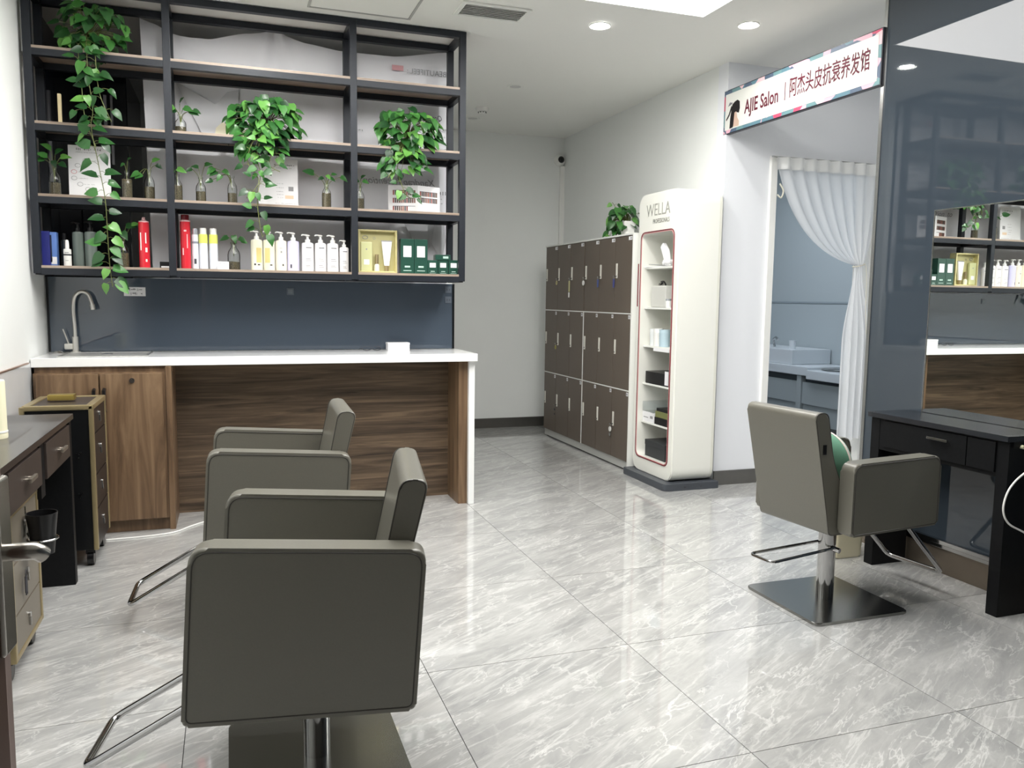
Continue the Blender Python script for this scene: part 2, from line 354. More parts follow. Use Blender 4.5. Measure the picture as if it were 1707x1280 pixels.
downlight(4.15, 4.25, 4, 'added round fill light in the recess ceiling, unseen behind the dark glass wall')  # added fill hidden by the glass wall, brightens the recess
downlight(.72, 4.47, 3, 'lit round downlight in the ceiling in front of the middle bay of the shelf')
downlight(.15, 4.45, 3, 'lit round downlight in the ceiling in front of the left bay of the shelf')
downlight(2.152, 6.189, 0, 'unlit round downlight in the ceiling nearest the lit one')
downlight(2.162, 7.403, 0, 'unlit round downlight in the ceiling partly hidden beside the shelf top')
t = thing('smoke_detector', 'small white round smoke detector on the ceiling near the back wall', 'detector', (2.125, 6.982, CEIL))
bm = bmesh.new(); lathe(bm, [(0, -.001), (.055, -.001), (.055, -.018), (.045, -.03), (0, -.032)], n=24); done(bm, 'base', WPL, t, True)
bm = bmesh.new(); lathe(bm, [(.03, -.03), (.034, -.038), (.026, -.052), (0, -.055)], n=24); done(bm, 'sensor_head', WPL, t, True)
bm = bmesh.new()
for k in range(8): box(bm, .033*math.cos(k*PI/4)-.005, .033*math.cos(k*PI/4)+.005, .033*math.sin(k*PI/4)-.005, .033*math.sin(k*PI/4)+.005, -.042, -.036)
done(bm, 'slot', INK, t)
t = thing('air_vent', 'white slotted air vent set in the ceiling beside the shelf top', 'vent', (1.475, 4.665, CEIL))
B('frame', WHITE, (-.205, .205, -.115, -.09, -.012, -.001), (-.205, .205, .09, .115, -.012, -.001), (-.205, -.18, -.09, .09, -.012, -.001), (.18, .205, -.09, .09, -.012, -.001), parent=t, bev=.003)
B('duct_back', mat('vent_dark', (120, 120, 118), .8), (-.18, .18, -.09, .09, -.003, -.001), parent=t)
s0 = B('slat', WHITE, (-.18, .18, -.009, .009, -.001, .001), parent=t); s0.location = (0, -.075, -.008); s0.rotation_euler = (.6, 0, 0)
for k in range(1, 7):
    s = s0.copy(); COL.objects.link(s); s.location = (0, -.075+.025*k, -.008)
t = thing('access_hatch', 'flush square access hatch in the ceiling behind the shelf top bar', 'hatch', (.76, 4.70, CEIL))
B('hatch_panel', CEILM, (-.28, .28, -.25, .25, -.004, -.001), parent=t)
B('hatch_rim', mat('hatch_rim_grey', (176, 176, 173), .5), (-.298, -.285, -.268, .268, -.006, -.001), (.285, .298, -.268, .268, -.006, -.001), (-.285, .285, -.268, -.255, -.006, -.001), (-.285, .285, .255, .268, -.006, -.001), parent=t)
t = thing('security_camera', 'small white dome camera with black lens high in the far corner', 'camera', (3.255, 7.955, 2.76))
bm = bmesh.new(); lathe(bm, [(0, 0), (.06, 0), (.06, .02), (.045, .05), (.02, .062), (0, .064)], n=24); done(bm, 'housing', WPL, t, True, rot=(PI/2, 0, 0))
bm = bmesh.new(); lathe(bm, [(0, .05), (.032, .05), (.034, .06), (.024, .078), (0, .083)], n=24); done(bm, 'lens', mat('lens_black', (18, 18, 20), .1), t, True, rot=(PI/2, 0, 0))
tag(B('cable_duct', WPL, (3.26, 3.31, 7.93, 7.955, .1, 2.70)), 'white vertical cable duct in the far corner under the dome camera', 'duct')

# ================================================================= COUNTER
ct = thing('counter', 'long bar counter with white quartz top and walnut front panel', 'counter', (0, 0, 0))
B('countertop', QUARTZ, (-1.012, 1.49, 4.945, 5.43, .937, .987), parent=ct, bev=.004)
B('side_panel', QUARTZ, (1.445, 1.485, 4.99, 5.43, 0, .937), parent=ct, bev=.003)
B('inner_side_panel', WALV, (1.385, 1.445, 5.02, 5.40, 0, .937), parent=ct)
B('front_panel', WALH, (-.316, 1.386, 5.285, 5.33, 0, .937), parent=ct)
B('under_trim', WALV, (-1.0, -.31, 4.965, 5.0, .905, .937), parent=ct)
cb = thing('cabinet_unit', 'walnut two-door cabinet under the left end of the counter', 'cabinet', (0, 0, 0))
B('carcass', WALV, (-1.0, -.346, 4.93, 5.28, .07, .905), (-1.0, -.346, 4.945, 5.28, .001, .07), parent=cb)
bm = bmesh.new(); box(bm, -.345, -.315, 4.925, 5.30, 0, .935); done(bm, 'end_panel', WALV, cb)
for x0, x1, k in ((-.985, -.683, 0), (-.675, -.36, 1)):
    d = B('door', WALV, (x0, x1, 4.905, 4.93, .075, .90), parent=cb, bev=.002)
    hx = -.705 if k == 0 else -.655
    bm = bmesh.new(); tube(bm, [(hx, 4.905, .815), (hx, 4.885, .812), (hx, 4.883, .70), (hx, 4.905, .695)], .0095, 8); done(bm, 'handle', mat('black_handle', (20, 18, 18), .3), d, True)
    if k:
        bm = bmesh.new(); cyl(bm, (-.515, 4.902, .862), .014, .008, 20, axis='Y'); cyl(bm, (-.515, 4.896, .862), .009, .008, 20, axis='Y'); done(bm, 'lock', CHROME, d, True)
# sink & tap
t = thing('sink', 'inset stainless steel sink in the left end of the counter top', 'sink', (0, 0, .987))
B('rim', mat('sink_steel', (205, 205, 202), .3, metal=.9), (-.90, -.44, 5.03, 5.045, 0, .004), (-.90, -.44, 5.355, 5.37, 0, .004), (-.90, -.885, 5.045, 5.355, 0, .004), (-.455, -.44, 5.045, 5.355, 0, .004), parent=t, bev=.001)
B('basin', mat('sink_bowl', (190, 190, 188), .45, metal=.6), (-.885, -.455, 5.045, 5.355, .0002, .0012), parent=t)
bm = bmesh.new(); cyl(bm, (-.67, 5.2, .003), .03, .003, 24); done(bm, 'drain', CHROME, t, True)
TAPM = mat('tap_satin', (214, 212, 206), .42, metal=.85)
t = thing('tap', 'tall gooseneck brushed steel tap with side lever behind the sink', 'tap', (-.862, 5.385, .987))
bm = bmesh.new(); cyl(bm, (0, 0, .004), .026, .008, 24); cyl(bm, (0, 0, .05), .017, .09, 20); done(bm, 'base', TAPM, t, True)
bm = bmesh.new(); tube(bm, smoothpath([(0, 0, .08), (0, 0, .15), (-.004, 0, .26), (.008, -.01, .33), (.045, -.02, .36), (.085, -.03, .34), (.105, -.035, .27)], 6), .0105, 12); done(bm, 'spout', TAPM, t, True)
bm = bmesh.new(); tube(bm, [(.102, -.034, .285), (.107, -.036, .255)], .0135, 12); done(bm, 'nozzle', TAPM, t, True)
bm = bmesh.new(); box(bm, -.058, -.012, -.016, .016, .02, .055, bev=.006); tube(bm, [(-.035, 0, .05), (-.062, -.006, .14)], .004, 8); done(bm, 'lever', TAPM, t, True)
t = thing('tap_strainer', 'coiled steel sink strainer lying left of the tap on the counter', 'strainer', (-.945, 5.33, .987))
bm = bmesh.new()
for k in range(3): tube(bm, [(.03*math.cos(a*PI/10)*(1-.2*k), .03*math.sin(a*PI/10)*(1-.2*k), .003+.004*k) for a in range(20)], .0025, 6, closed=True)
done(bm, 'wire_coil', STEEL, t, True)
t = thing('tissue_box', 'low white cardboard box on the right end of the counter top', 'box', (1.055, 5.35, .987))
B('box_body', PAPER, (-.072, .072, -.04, .04, 0, .036), parent=t, bev=.002)
B('lid', PAPER, (-.0735, .0735, -.0415, .0415, .0365, .052), parent=t, bev=.002)
t = thing('spectacles', 'pair of thin dark spectacles lying beside the white box on the counter', 'glasses', (.875, 5.33, .987), .1)
for s in (-1, 1):
    bm = bmesh.new(); tube(bm, [(s*.034+.026*math.cos(a*PI/9), -.02, .0155+.014*math.sin(a*PI/9)) for a in range(18)], .0016, 6, closed=True); done(bm, 'rim', INK, t, True)
    bm = bmesh.new(); tube(bm, [(s*.062, -.02, .016), (s*.060, .06, .014), (s*.056, .09, .004)], .0018, 6); done(bm, 'temple', INK, t, True)
bm = bmesh.new(); tube(bm, [(-.008, -.02, .018), (0, -.021, .021), (.008, -.02, .018)], .0014, 6); done(bm, 'bridge', INK, t, True)
# stickers / sockets on glass
t = thing('wall_sticker', 'small white printed sticker on the dark glass above the tap', 'sticker', (-.537, 5.43, 1.351))
B('label_sheet', PAPER, (-.06, .06, -.001, 0, -.027, .027), parent=t)
rg = random.Random(3)
for z in (.012, -.012): scribble('lettering', INK, t, -.052, .052, z, .017, -.001, rg)
for n_, (x, z, lb) in enumerate(((1.42, 1.392, 'upper small clear-faced socket at the right end of the dark glass'), (1.42, 1.323, 'lower small clear-faced socket at the right end of the dark glass'), (.375, 1.365, 'small grey switch plate in the middle of the dark glass'))):
    t = thing('wall_socket', lb, 'socket', (x, 5.43, z))
    g = mat('socket_grey', (92, 100, 110), .3); B('plate', g, (-.022, .022, -.004, 0, -.022, .022), parent=t, bev=.001)
    if n_ < 2: B('pin_hole', INK, (-.010, -.006, -.0045, -.004, -.006, .006), (.006, .010, -.0045, -.004, -.006, .006), parent=t)
    else: B('rocker', mat('socket_light', (110, 117, 124), .3), (-.014, .014, -.006, -.004, -.014, .014), parent=t)

# ================================================================= SHELF
X0, X1, YF, YB = -1.0, 1.434, 5.06, 5.40
sh = thing('open_shelf', 'black metal open shelf unit with wooden boards above the counter', 'shelf', (0, 0, 0))
LV = [1.487, 1.872, 2.255, 2.645]; PX = [X0, -.317, .715, X1-.04]; bw = .04
for x in PX:
    B('post', BLACKM, (x, x+bw, YF, YF+bw, 1.443, CEIL-.004), parent=sh, bev=.002)
    B('post', BLACKM, (x, x+bw, YB-bw, YB, 1.443, CEIL-.004), parent=sh, bev=.002)
    for z in LV+[CEIL-.004+.014]:
        B('side_bar', BLACKM, (x+.002, x+bw-.002, YF+bw, YB-bw, z-.05, z-.0145), parent=sh)
for z in LV+[CEIL-.004+.014]:
    for a, b in zip(PX, PX[1:]):
        B('front_bar', BLACKM, (a+bw, b, YF, YF+bw, z-.05, z-.0145), parent=sh)
        B('back_bar', BLACKM, (a+bw, b, YB-bw, YB, z-.05, z-.0145), parent=sh)
for z in LV:
    for a, b in zip(PX, PX[1:]):
        B('board', BOARD, (a+bw, b, YF+.002, YB-.002, z-.014, z), parent=sh)
# dim back room things behind the shelf
wd = thing('wardrobe', 'tall black wardrobe in the dim room behind the left end of the shelf', 'wardrobe', (0, 0, 0))
B('body', DGLASS2, (-1.02, -.69, 6.9, 7.95, 0, CEIL), parent=wd)
B('door', mat('wardrobe_door_black', (22, 25, 32), .25), (-1.015, -.87, 6.885, 6.9, .05, 2.9), (-.865, -.695, 6.885, 6.9, .05, 2.9), parent=wd)
hs = mat('handle_light', (200, 200, 205), .3, metal=.6)
B('handle', hs, (-.845, -.825, 6.86, 6.885, 2.15, 2.80), parent=wd); B('handle', hs, (-.80, -.785, 6.86, 6.885, 2.3, 2.80), parent=wd)
tag(B('light_rod', mat('cream_rod', (232, 214, 170), .4), (-.865, -.847, 5.17, 5.19, LV[2], LV[2]+.172), bev=.002), 'thin upright cream strip on the shelf behind the long trailing vine', 'rod')

# ---- banner hanging behind the shelf (seen from its back)
bn = thing('cloth_banner', 'large white cloth banner hung by cords behind the open shelf', 'banner', (0, 0, 0))
anch = [(-.462, 2.965), (-.24, 2.885), (-.09, 2.885), (.14, 2.945), (.308, 2.975), (.50, 2.925), (.72, 2.90), (1.05, 2.905), (1.415, 2.965)]
def topz(x):
    for (a, za), (b, zb) in zip(anch, anch[1:]):
        if x <= b: 
            t_ = (x-a)/(b-a); t_ = t_*t_*(3-2*t_)*.5+t_*.5; return za+(zb-za)*t_
    return anch[-1][1]
bm = bmesh.new(); NX, NZ = 110, 60; g = []
for i in range(NX+1):
    x = -.462+1.877*i/NX; zt = topz(x); col = []
    for j in range(NZ+1):
        v = j/NZ; z = zt+(1.36-zt)*v
        a1 = math.exp(-((x-.308)/(.05+.6*v))**2); fold = .022*math.exp(-2.2*v)*math.cos((x-.308)/(.014+.22*v))*a1
        sag = .010*math.exp(-((zt-z-.06)/.04)**2)
        left = .010*math.exp(-2.5*v)*math.sin((x+.46)/(.02+.25*v))*math.exp(-((x+.46)/.35)**2)
        xx = x + (.03*v if i < NX*.2 else 0)*(1-i/(NX*.2) if i < NX*.2 else 0)
        col.append(bm.verts.new((xx, 5.475+fold-sag*.6+left+.004*math.sin(7*x+3*v), z)))
    g.append(col)
for i in range(NX):
    for j in range(NZ): bm.faces.new((g[i][j], g[i+1][j], g[i+1][j+1], g[i][j+1]))
done(bm, 'cloth', CLOTH, bn, True, auto=False)
bm = bmesh.new(); tube(bm, [(-.462, 5.474, 2.962), (-.485, 5.45, CEIL-.004)], .0018, 6); tube(bm, [(.308, 5.474, 2.974), (.303, 5.44, CEIL-.004)], .0018, 6); tube(bm, [(1.415, 5.474, 2.963), (1.44, 5.46, CEIL-.004)], .0018, 6); done(bm, 'cord', mat('cord_grey', (150, 150, 150), .5), bn)
pk = mat('banner_pink', (222, 170, 176), .7); bg = mat('banner_grey_print', (150, 152, 156), .7); bg2 = mat('banner_pale_print', (208, 210, 214), .7)
B('logo_block', pk, (1.043, 1.118, 5.458, 5.459, 2.815, 2.848), parent=bn)
text('lettering', 'BEAUTIFEEL.:', .05, bg, bn, (1.275, 5.458, 2.818), FRONT, flip=True, sx=.95)
rg = random.Random(11)
text('lettering', 'Qonditioning', .048, mat('banner_dark_print', (96, 98, 104), .7), bn, (1.28, 5.458, 2.53), FRONT, flip=True, shear=.3, sx=.8)
text('lettering', 'Xandrap Retention  to', .062, bg, bn, (1.05, 5.458, 2.10), FRONT, flip=True, shear=.3, sx=1.0)
for x0, x1, z, h in ((1.17, 1.41, 2.455, .022), (1.2, 1.41, 2.41, .014), (1.28, 1.41, 2.37, .012), (1.33, 1.41, 2.33, .012), (.77, .86, 2.415, .014), (1.2, 1.41, 2.04, .026), (1.16, 1.38, 2.0, .013), (1.12, 1.38, 1.97, .012), (.84, 1.02, 1.905, .018)):
    scribble('small_print', bg, bn, x0, x1, z, h, 5.459, rg)
# pale printed shapes on the banner
def flatpoly(name, m, pts, y, parent, th=.0008):
    bm = bmesh.new(); prism(bm, pts, y-th, y, 'Y'); return done(bm, name, m, parent)
flatpoly('print_shape', bg2, [(-.28, 2.62), (-.05, 2.50), (.02, 2.58), (.09, 2.60), (.07, 2.42), (.10, 2.25), (-.10, 2.25), (-.16, 2.38)], 5.458, bn)
flatpoly('print_flower', mat('banner_cream', (232, 226, 200), .7), [(-.13, 2.26), (-.09, 2.30), (-.06, 2.31), (-.05, 2.36), (-.01, 2.40), (.03, 2.37), (.06, 2.39), (.09, 2.34), (.13, 2.33), (.15, 2.26)], 5.457, bn)
flatpoly('print_shape', bg2, [(1.12, 1.83), (1.24, 1.62), (1.30, 1.68), (1.28, 1.83)], 5.458, bn)
flatpoly('print_shape', bg2, [(1.33, 1.84), (1.31, 1.7), (1.38, 1.6), (1.41, 1.72), (1.40, 1.84)], 5.458, bn)

# ================================================================= PLANTS
def leaf_mesh(seed, drp):
    rg = random.Random(seed); bm = bmesh.new()
    st = [(0, 0), (.08, .26), (.25, .36), (.5, .31), (.75, .17), (1, 0)]
    mid = []; Lf = []; Rt = []
    for k, (t_, wd_) in enumerate(st):
        z = -drp*t_*t_
        mid.append(bm.verts.new((t_, 0, z)))
        if wd_:
            ox = -.08 if k == 1 else 0
            Lf.append(bm.verts.new((t_+ox, wd_*rg.uniform(.95, 1.05), z+.09*wd_/.36*(1-.3*t_)))); Rt.append(bm.verts.new((t_+ox, -wd_*rg.uniform(.95, 1.05), z+.09*wd_/.36)))
    for S in (Lf, Rt):
        q = [(mid[0], S[0], mid[1])]+[(mid[i+1], S[i], S[i+1], mid[i+2]) for i in range(3)]+[(mid[4], S[3], mid[5])]
        for f in q: bm.faces.new(f if S is Rt else f[::-1])
    me = bpy.data.meshes.new('leaf'); bm.to_mesh(me); bm.free()
    for p in me.polygons: p.use_smooth = True
    me.materials.append(LEAF); return me
LM = [leaf_mesh(1, .12), leaf_mesh(2, .28), leaf_mesh(3, .02), leaf_mesh(5, .42)]
def put_leaf(parent, base, tip, nrm, size, rg):
    """base/tip directions in the plant's frame"""
    x = Vector(tip).normalized(); z = Vector(nrm); z = (z-x*z.dot(x)); z = z.normalized() if z.length > 1e-4 else x.orthogonal().normalized(); y = z.cross(x)
    o = bpy.data.objects.new('leaf', rg.choice(LM)); COL.objects.link(o); o.parent = parent
    m = Matrix((( x.x, y.x, z.x, base[0]), (x.y, y.y, z.y, base[1]), (x.z, y.z, z.z, base[2]), (0, 0, 0, 1)))
    o.matrix_local = m @ Matrix.Scale(size, 4)
    return o
def crown(parent, c, rad, n, size, rg, root, up_bias=.1, front=True):
    bm = bmesh.new(); c = Vector(c); root = Vector(root)
    for k in range(n):
        while True:
            d = Vector((rg.gauss(0, 1), rg.gauss(0, 1), rg.gauss(0, 1)+up_bias)).normalized()
            if not front or d.y < .45: break
        s = rg.uniform(.62, 1.0)
        p = c+Vector((d.x*rad[0], d.y*rad[1], d.z*rad[2]))*s
        out = Vector((d.x, d.y, 0))*.7
        tip = out+Vector((rg.uniform(-.5, .5), rg.uniform(-.6, .1), rg.uniform(-1.15, -.15)))
        nrm = Vector((d.x*.6, -.85+d.y*.3, .55+d.z*.3))+Vector((rg.uniform(-.35, .35), 0, rg.uniform(-.2, .5)))
        sz = size*rg.uniform(.75, 1.2)
        put_leaf(parent, p, tip, nrm, sz, rg)
        mid = (root+p)/2+Vector((0, 0, .03))
        tube(bm, smoothpath([root, mid, p], 3), .0016, 4)
    st = done(bm, 'stems', STEM, parent); st['kind'] = 'stuff'
def vine(parent, pts, n, size, rg, spread=.035, r=.0022):
    P = smoothpath(pts, 8); bm = bmesh.new(); tube(bm, P, r, 6)
    for k in range(n):
        t_ = (k+.5)/n*(len(P)-1); i = int(t_); p = P[i].lerp(P[min(i+1, len(P)-1)], t_-i)
        s = 1 if k % 2 else -1
        dx = s*rg.uniform(.4, 1)*spread; q = p+Vector((dx, -rg.uniform(.3, 1)*.02, rg.uniform(-.01, .025)))
        tube(bm, [p, (p+q)/2+Vector((0, 0, .006)), q], .0014, 4)
        tip = Vector((s*rg.uniform(.2, 1.1), rg.uniform(-.35, .1), rg.uniform(-.9, .15)))
        nrm = Vector((s*.2+rg.uniform(-.4, .4), -1, rg.uniform(.1, .9)))
        put_leaf(parent, q, tip, nrm, size*rg.uniform(.75, 1.15), rg)
    done(bm, 'vine', STEM, parent, True)
def glasspot(parent, c, r, h, m=GLASSB):
    bm = bmesh.new(); lathe(bm, [(0, 0), (r*.75, 0), (r, h*.35), (r*.98, h*.7), (r*.8, h), (r*.76, h)], c, 24); done(bm, 'pot', m, parent, True)
# 1: upper left, long vine
rg = random.Random(21)
p = thing('trailing_pothos', 'pothos top left with the longest vine, hanging down past the counter sticker', 'plant', (-.70, 5.16, LV[3]), group='trailing pothos plants')
glasspot(p, (-.03, 0, 0), .06, .10)
crown(p, (.02, -.02, .15), (.17, .13, .14), 84, .078, rg, (0, 0, .08))
vine(p, [(.0, -.02, .10), (.01, -.14, .02), (.015, -.15, -.15), (.03, -.15, -.32), (.02, -.155, -.42), (.05, -.16, -.62), (.075, -.16, -.80), (.08, -.16, -1.0), (.085, -.16, -1.15), (.095, -.16, -1.27)], 48, .076, rg)
vine(p, [(.03, -.02, .10), (.05, -.13, .02), (.055, -.15, -.12), (.07, -.15, -.25), (.12, -.15, -.38)], 11, .06, rg, .05)
vine(p, [(-.02, -.03, .06), (-.03, -.14, 0), (-.02, -.15, -.16), (-.01, -.15, -.36), (.04, -.155, -.52)], 12, .062, rg, .045)
# 2: middle
rg = random.Random(22)
p = thing('trailing_pothos', 'bushy pothos in the middle bay with one vine hanging to the pump bottles', 'plant', (.24, 5.18, LV[2]), group='trailing pothos plants')
glasspot(p, (0, 0, 0), .07, .10)
crown(p, (-.01, -.03, .11), (.215, .14, .15), 120, .078, rg, (0, 0, .08))
crown(p, (-.02, -.13, -.03), (.14, .06, .11), 44, .075, rg, (0, -.05, .06))
vine(p, [(-.02, -.02, .09), (-.04, -.15, .0), (-.07, -.16, -.12), (-.05, -.16, -.22), (-.07, -.16, -.36), (-.06, -.16, -.50), (-.045, -.16, -.58)], 20, .06, rg, .04)
vine(p, [(-.03, -.03, .08), (-.08, -.16, -.02), (-.12, -.165, -.15), (-.06, -.165, -.26), (-.13, -.165, -.36)], 12, .055, rg, .05)
vine(p, [(.0, -.03, .08), (.03, -.16, -.04), (.0, -.165, -.16), (.06, -.165, -.20)], 7, .055, rg, .05)
# 3: right
rg = random.Random(23)
p = thing('trailing_pothos', 'bushy pothos on the right bay of the shelf drooping over the open swatch card', 'plant', (1.09, 5.18, LV[2]), group='trailing pothos plants')
glasspot(p, (.02, 0, 0), .07, .10)
crown(p, (-.01, -.03, .12), (.20, .14, .15), 120, .080, rg, (0, 0, .08))
crown(p, (-.05, -.13, -.09), (.13, .05, .12), 44, .072, rg, (0, -.05, .06))
vine(p, [(-.03, -.03, .08), (-.07, -.16, -.02), (-.10, -.16, -.14), (-.07, -.16, -.24), (-.04, -.16, -.30), (0, -.16, -.31)], 12, .055, rg, .045)
vine(p, [(-.03, -.03, .08), (-.09, -.16, -.03), (-.13, -.165, -.14), (-.16, -.165, -.20)], 5, .05, rg, .03)
# 4: on the lockers
rg = random.Random(24)
p = thing('potted_pothos', 'pothos in a square white pot on top of the brown lockers', 'plant', (3.09, 6.06, 1.845), group=None)
bm = bmesh.new(); prism(bm, [(-.055, -.055), (.055, -.055), (.055, .055), (-.055, .055)], 0, .13, 'Z')
for v in bm.verts:
    if v.co.z < .01: v.co.x *= .72; v.co.y *= .72
bmesh.ops.bevel(bm, geom=list(bm.edges), offset=.006, segments=2, affect='EDGES'); done(bm, 'pot', WPL, p, True)
B('pot_pattern', INKG, (-.0578, -.0565, -.02, .025, .05, .056), (-.0578, -.0565, -.03, .01, .09, .096), parent=p)
crown(p, (-.02, .03, .17), (.12, .15, .10), 56, .075, rg, (0, 0, .12), front=False)
crown(p, (-.07, .12, .06), (.06, .08, .09), 16, .07, rg, (-.02, .03, .12), front=False)
vine(p, [(0, .02, .12), (-.03, .10, .20), (-.04, .16, .27), (-.04, .20, .30)], 5, .06, rg, .03)

# ---- bottle vases
def bottle_vase(x, z, h, r, label, shoots, y=5.2, fill=.45, seed=1):
    rg = random.Random(seed)
    t = thing('bottle_vase', label, 'vase', (x, y, z), group='glass bottles with pothos cuttings on the shelf')
    bm = bmesh.new(); lathe(bm, [(0, .001), (r*.9, .001), (r, .006), (r, h*.55), (r*.9, h*.66), (r*.42, h*.82), (r*.38, h*.93), (r*.48, h*.94), (r*.48, h), (r*.36, h)], n=20); done(bm, 'bottle', GLASSB, t, True)
    bm = bmesh.new(); lathe(bm, [(0, .004), (r*.86, .004), (r*.93, .01), (r*.93, h*fill), (0, h*fill)], n=16)
    for v in bm.verts: v.co += Vector((rg.uniform(-1, 1), rg.uniform(-1, 1), rg.uniform(-1, 1)))*.0015
    q = done(bm, 'pebbles', PEB, t, True); q['kind'] = 'stuff'
    bm = bmesh.new()
    for (dx, dz, sz, tx) in shoots:
        a = Vector((0, 0, h*.5)); b = Vector((dx*.25, -.004, h*1.02)); c = Vector((dx, -.012, h+dz))
        tube(bm, smoothpath([a, b, c], 4), .0015, 5)
        put_leaf(t, c, (tx, -.25, -.35 if dz < .05 else .15), (rg.uniform(-.3, .3), -.9, .6), sz, rg)
    done(bm, 'cutting', STEM, t, True)
V1, V2 = LV[0], LV[1]
bottle_vase(-.900, V2, .165, .030, 'glass bottle vase with a full leaf tuft left of the round-mark poster', [(-.03, .05, .06, -.7), (.01, .07, .06, .3), (.035, .05, .055, .7), (-.01, .09, .06, -.2), (.03, .02, .05, .5), (-.045, .035, .05, -.9), (.0, .03, .045, .1)], seed=31)
bottle_vase(-.534, V2, .163, .028, 'glass bottle vase with one tiny shoot just right of the round-mark poster', [(.008, .06, .03, .2), (-.01, .04, .03, -.4)], seed=32, fill=.7)
bottle_vase(-.417, V2, .175, .028, 'glass bottle vase with leaves on both sides just left of the second post', [(.02, .05, .05, .6), (.04, .03, .04, .8), (-.05, -.02, .055, -1), (-.035, -.03, .05, -.6)], seed=33)
bottle_vase(-.267, V2, .160, .027, 'glass bottle vase with one drooping leaf just right of the second post', [(0, .03, .06, 1), (-.015, .02, .045, -.5)], seed=34, fill=.6)
bottle_vase(-.140, V2, .150, .028, 'glass bottle vase with three thin upright shoots in the middle bay', [(.025, .07, .045, .4), (-.01, .055, .04, -.6), (-.045, .045, .04, -.8)], seed=35)
bottle_vase(.035, V2, .168, .027, 'glass bottle vase with a side shoot reaching left, nearest the middle vine', [(-.06, .0, .045, -.3), (-.085, .02, .055, -.5), (-.10, .04, .06, -.4), (-.05, .03, .05, .5), (-.11, -.03, .05, -.7)], seed=36, fill=.4)
bottle_vase(.584, V2, .160, .028, 'glass bottle vase with a wide leaf to its left beside the third post', [(-.075, .05, .075, -.8), (0, .045, .04, .3), (.02, .03, .04, .7), (-.02, .03, .04, -.7), (.085, .04, .05, .8), (.03, .05, .035, .8)], seed=37, fill=.6)
bottle_vase(.790, V2, .150, .026, 'glass bottle vase with a small tuft in the right bay beside the open card', [(.015, .035, .045, .7), (-.01, .035, .04, -.7), (.005, .05, .04, .2)], seed=38, fill=.5)
bottle_vase(-.241, LV[2], .115, .031, 'short glass bottle vase on the second shelf with leaves spreading right', [(.02, .04, .06, .8), (-.03, .04, .055, -.6), (0, .06, .06, .1), (.05, .02, .06, .9), (.07, .03, .05, .9), (-.02, .02, .05, -.9)], seed=39, fill=.4)
bottle_vase(-.567, V1, .165, .031, 'bottle vase with broad leaves on the bottom shelf left of the red can', [(-.03, .05, .07, -.5), (.02, .07, .06, .9), (.0, .04, .06, .2), (.05, .08, .045, .9)], seed=40, fill=.5)
bottle_vase(.035, V1, .165, .036, 'squat round glass bottle vase on the bottom shelf beside the small white card', [(-.03, .03, .055, -.8), (.03, .025, .055, .8), (0, .04, .05, .1), (.045, .01, .04, .8)], seed=41, fill=.3)

# ================================================================= SHELF GOODS
def rbox(name, label, cat, x, w_, h, z, m, y=5.18, d=.05, group=None, rz=0, bev=.002, decals=()):
    t = thing(name, label, cat, (x, y, z), rz, group)
    B('body', m, (-w_/2, w_/2, -d/2, d/2, 0, h), parent=t, bev=bev)
    for (nm, mm, a, b, c, e) in decals: B(nm, mm, (a, b, -d/2-.0008, -d/2+.0001, c, e), parent=t)
    return t
rbox('carton', 'tall dark blue carton at the left end of the bottom shelf', 'box', -.955, .05, .19, V1, mat('blue_card', (44, 50, 128), .4), d=.07)
rbox('carton', 'slim blue and white carton beside the dark blue carton', 'box', -.913, .034, .186, V1, mat('blue_gradient', (96, 132, 200), .35), d=.05, decals=(('white_print', PAPER, -.014, .014, .01, .05), ('dark_print', mat('navy', (20, 28, 60), .4), -.017, -.009, .02, .17)))
def bottle(name, label, x, z, r, h, m, cap=None, capm=None, y=5.18, group=None, n=24, sy=1, shoulder=.8, neck=.45, parts=()):
    t = thing(name, label, 'bottle', (x, y, z), 0, group); hb = h*shoulder
    bm = bmesh.new(); lathe(bm, [(0, 0), (r*.93, 0), (r, .004), (r, hb*.93), (r*.9, hb*.975), (r*neck, hb), (0, hb)], n=n, sy=sy); done(bm, 'body', m, t, True)
    return t, hb
def pump_bottle(x, w_, h, label, m, group, pm=WPL, z=V1, y=5.17, lines=(), sy=.75, dirn=-1):
    t, hb = bottle('pump_bottle', label, x, z, w_/2*.97, h, m, y=y, group=group, sy=sy, shoulder=.78, neck=.42)
    r = w_/2
    bm = bmesh.new(); cyl(bm, (0, 0, hb+h*.035), r*.42, h*.08, 18); cyl(bm, (0, 0, hb+h*.11), r*.2, h*.08, 12); done(bm, 'collar', pm, t, True)
    bm = bmesh.new(); lathe(bm, [(0, 0), (r*.35, 0), (r*.38, .006), (r*.2, .010), (0, .011)], (0, 0, hb+h*.16), 16); tube(bm, [(0, 0, hb+h*.19), (dirn*r*.8, 0, hb+h*.195), (dirn*r*1.0, 0, hb+h*.175)], r*.12, 8); done(bm, 'pump_head', pm, t, True)
    rr = r*.97
    for (nm, mm, x0, x1, z0, z1) in lines:
        bm = bmesh.new(); k = 6
        prev = None
        for i in range(k+1):
            xx = (x0+(x1-x0)*i/k)*rr; yy = -math.sqrt(max(0, 1-(xx/rr)**2))*rr*sy-.0006
            a = bm.verts.new((xx, yy, z0*hb)); b = bm.verts.new((xx, yy, z1*hb))
            if prev: bm.faces.new((prev[0], a, b, prev[1]))
            prev = (a, b)
        done(bm, nm, mm, t)
    return t
DK = mat('dark_bottle', (40, 46, 48), .2, coat=.5); GG = mat('grey_green_bottle', (120, 132, 126), .25, coat=.4); BLK = mat('black_plastic', (20, 20, 22), .3)
t, hb = bottle('dark_bottle', 'narrow dark bottle half hidden behind the little white spray bottle', -.873, V1, .018, .19, DK, y=5.24)
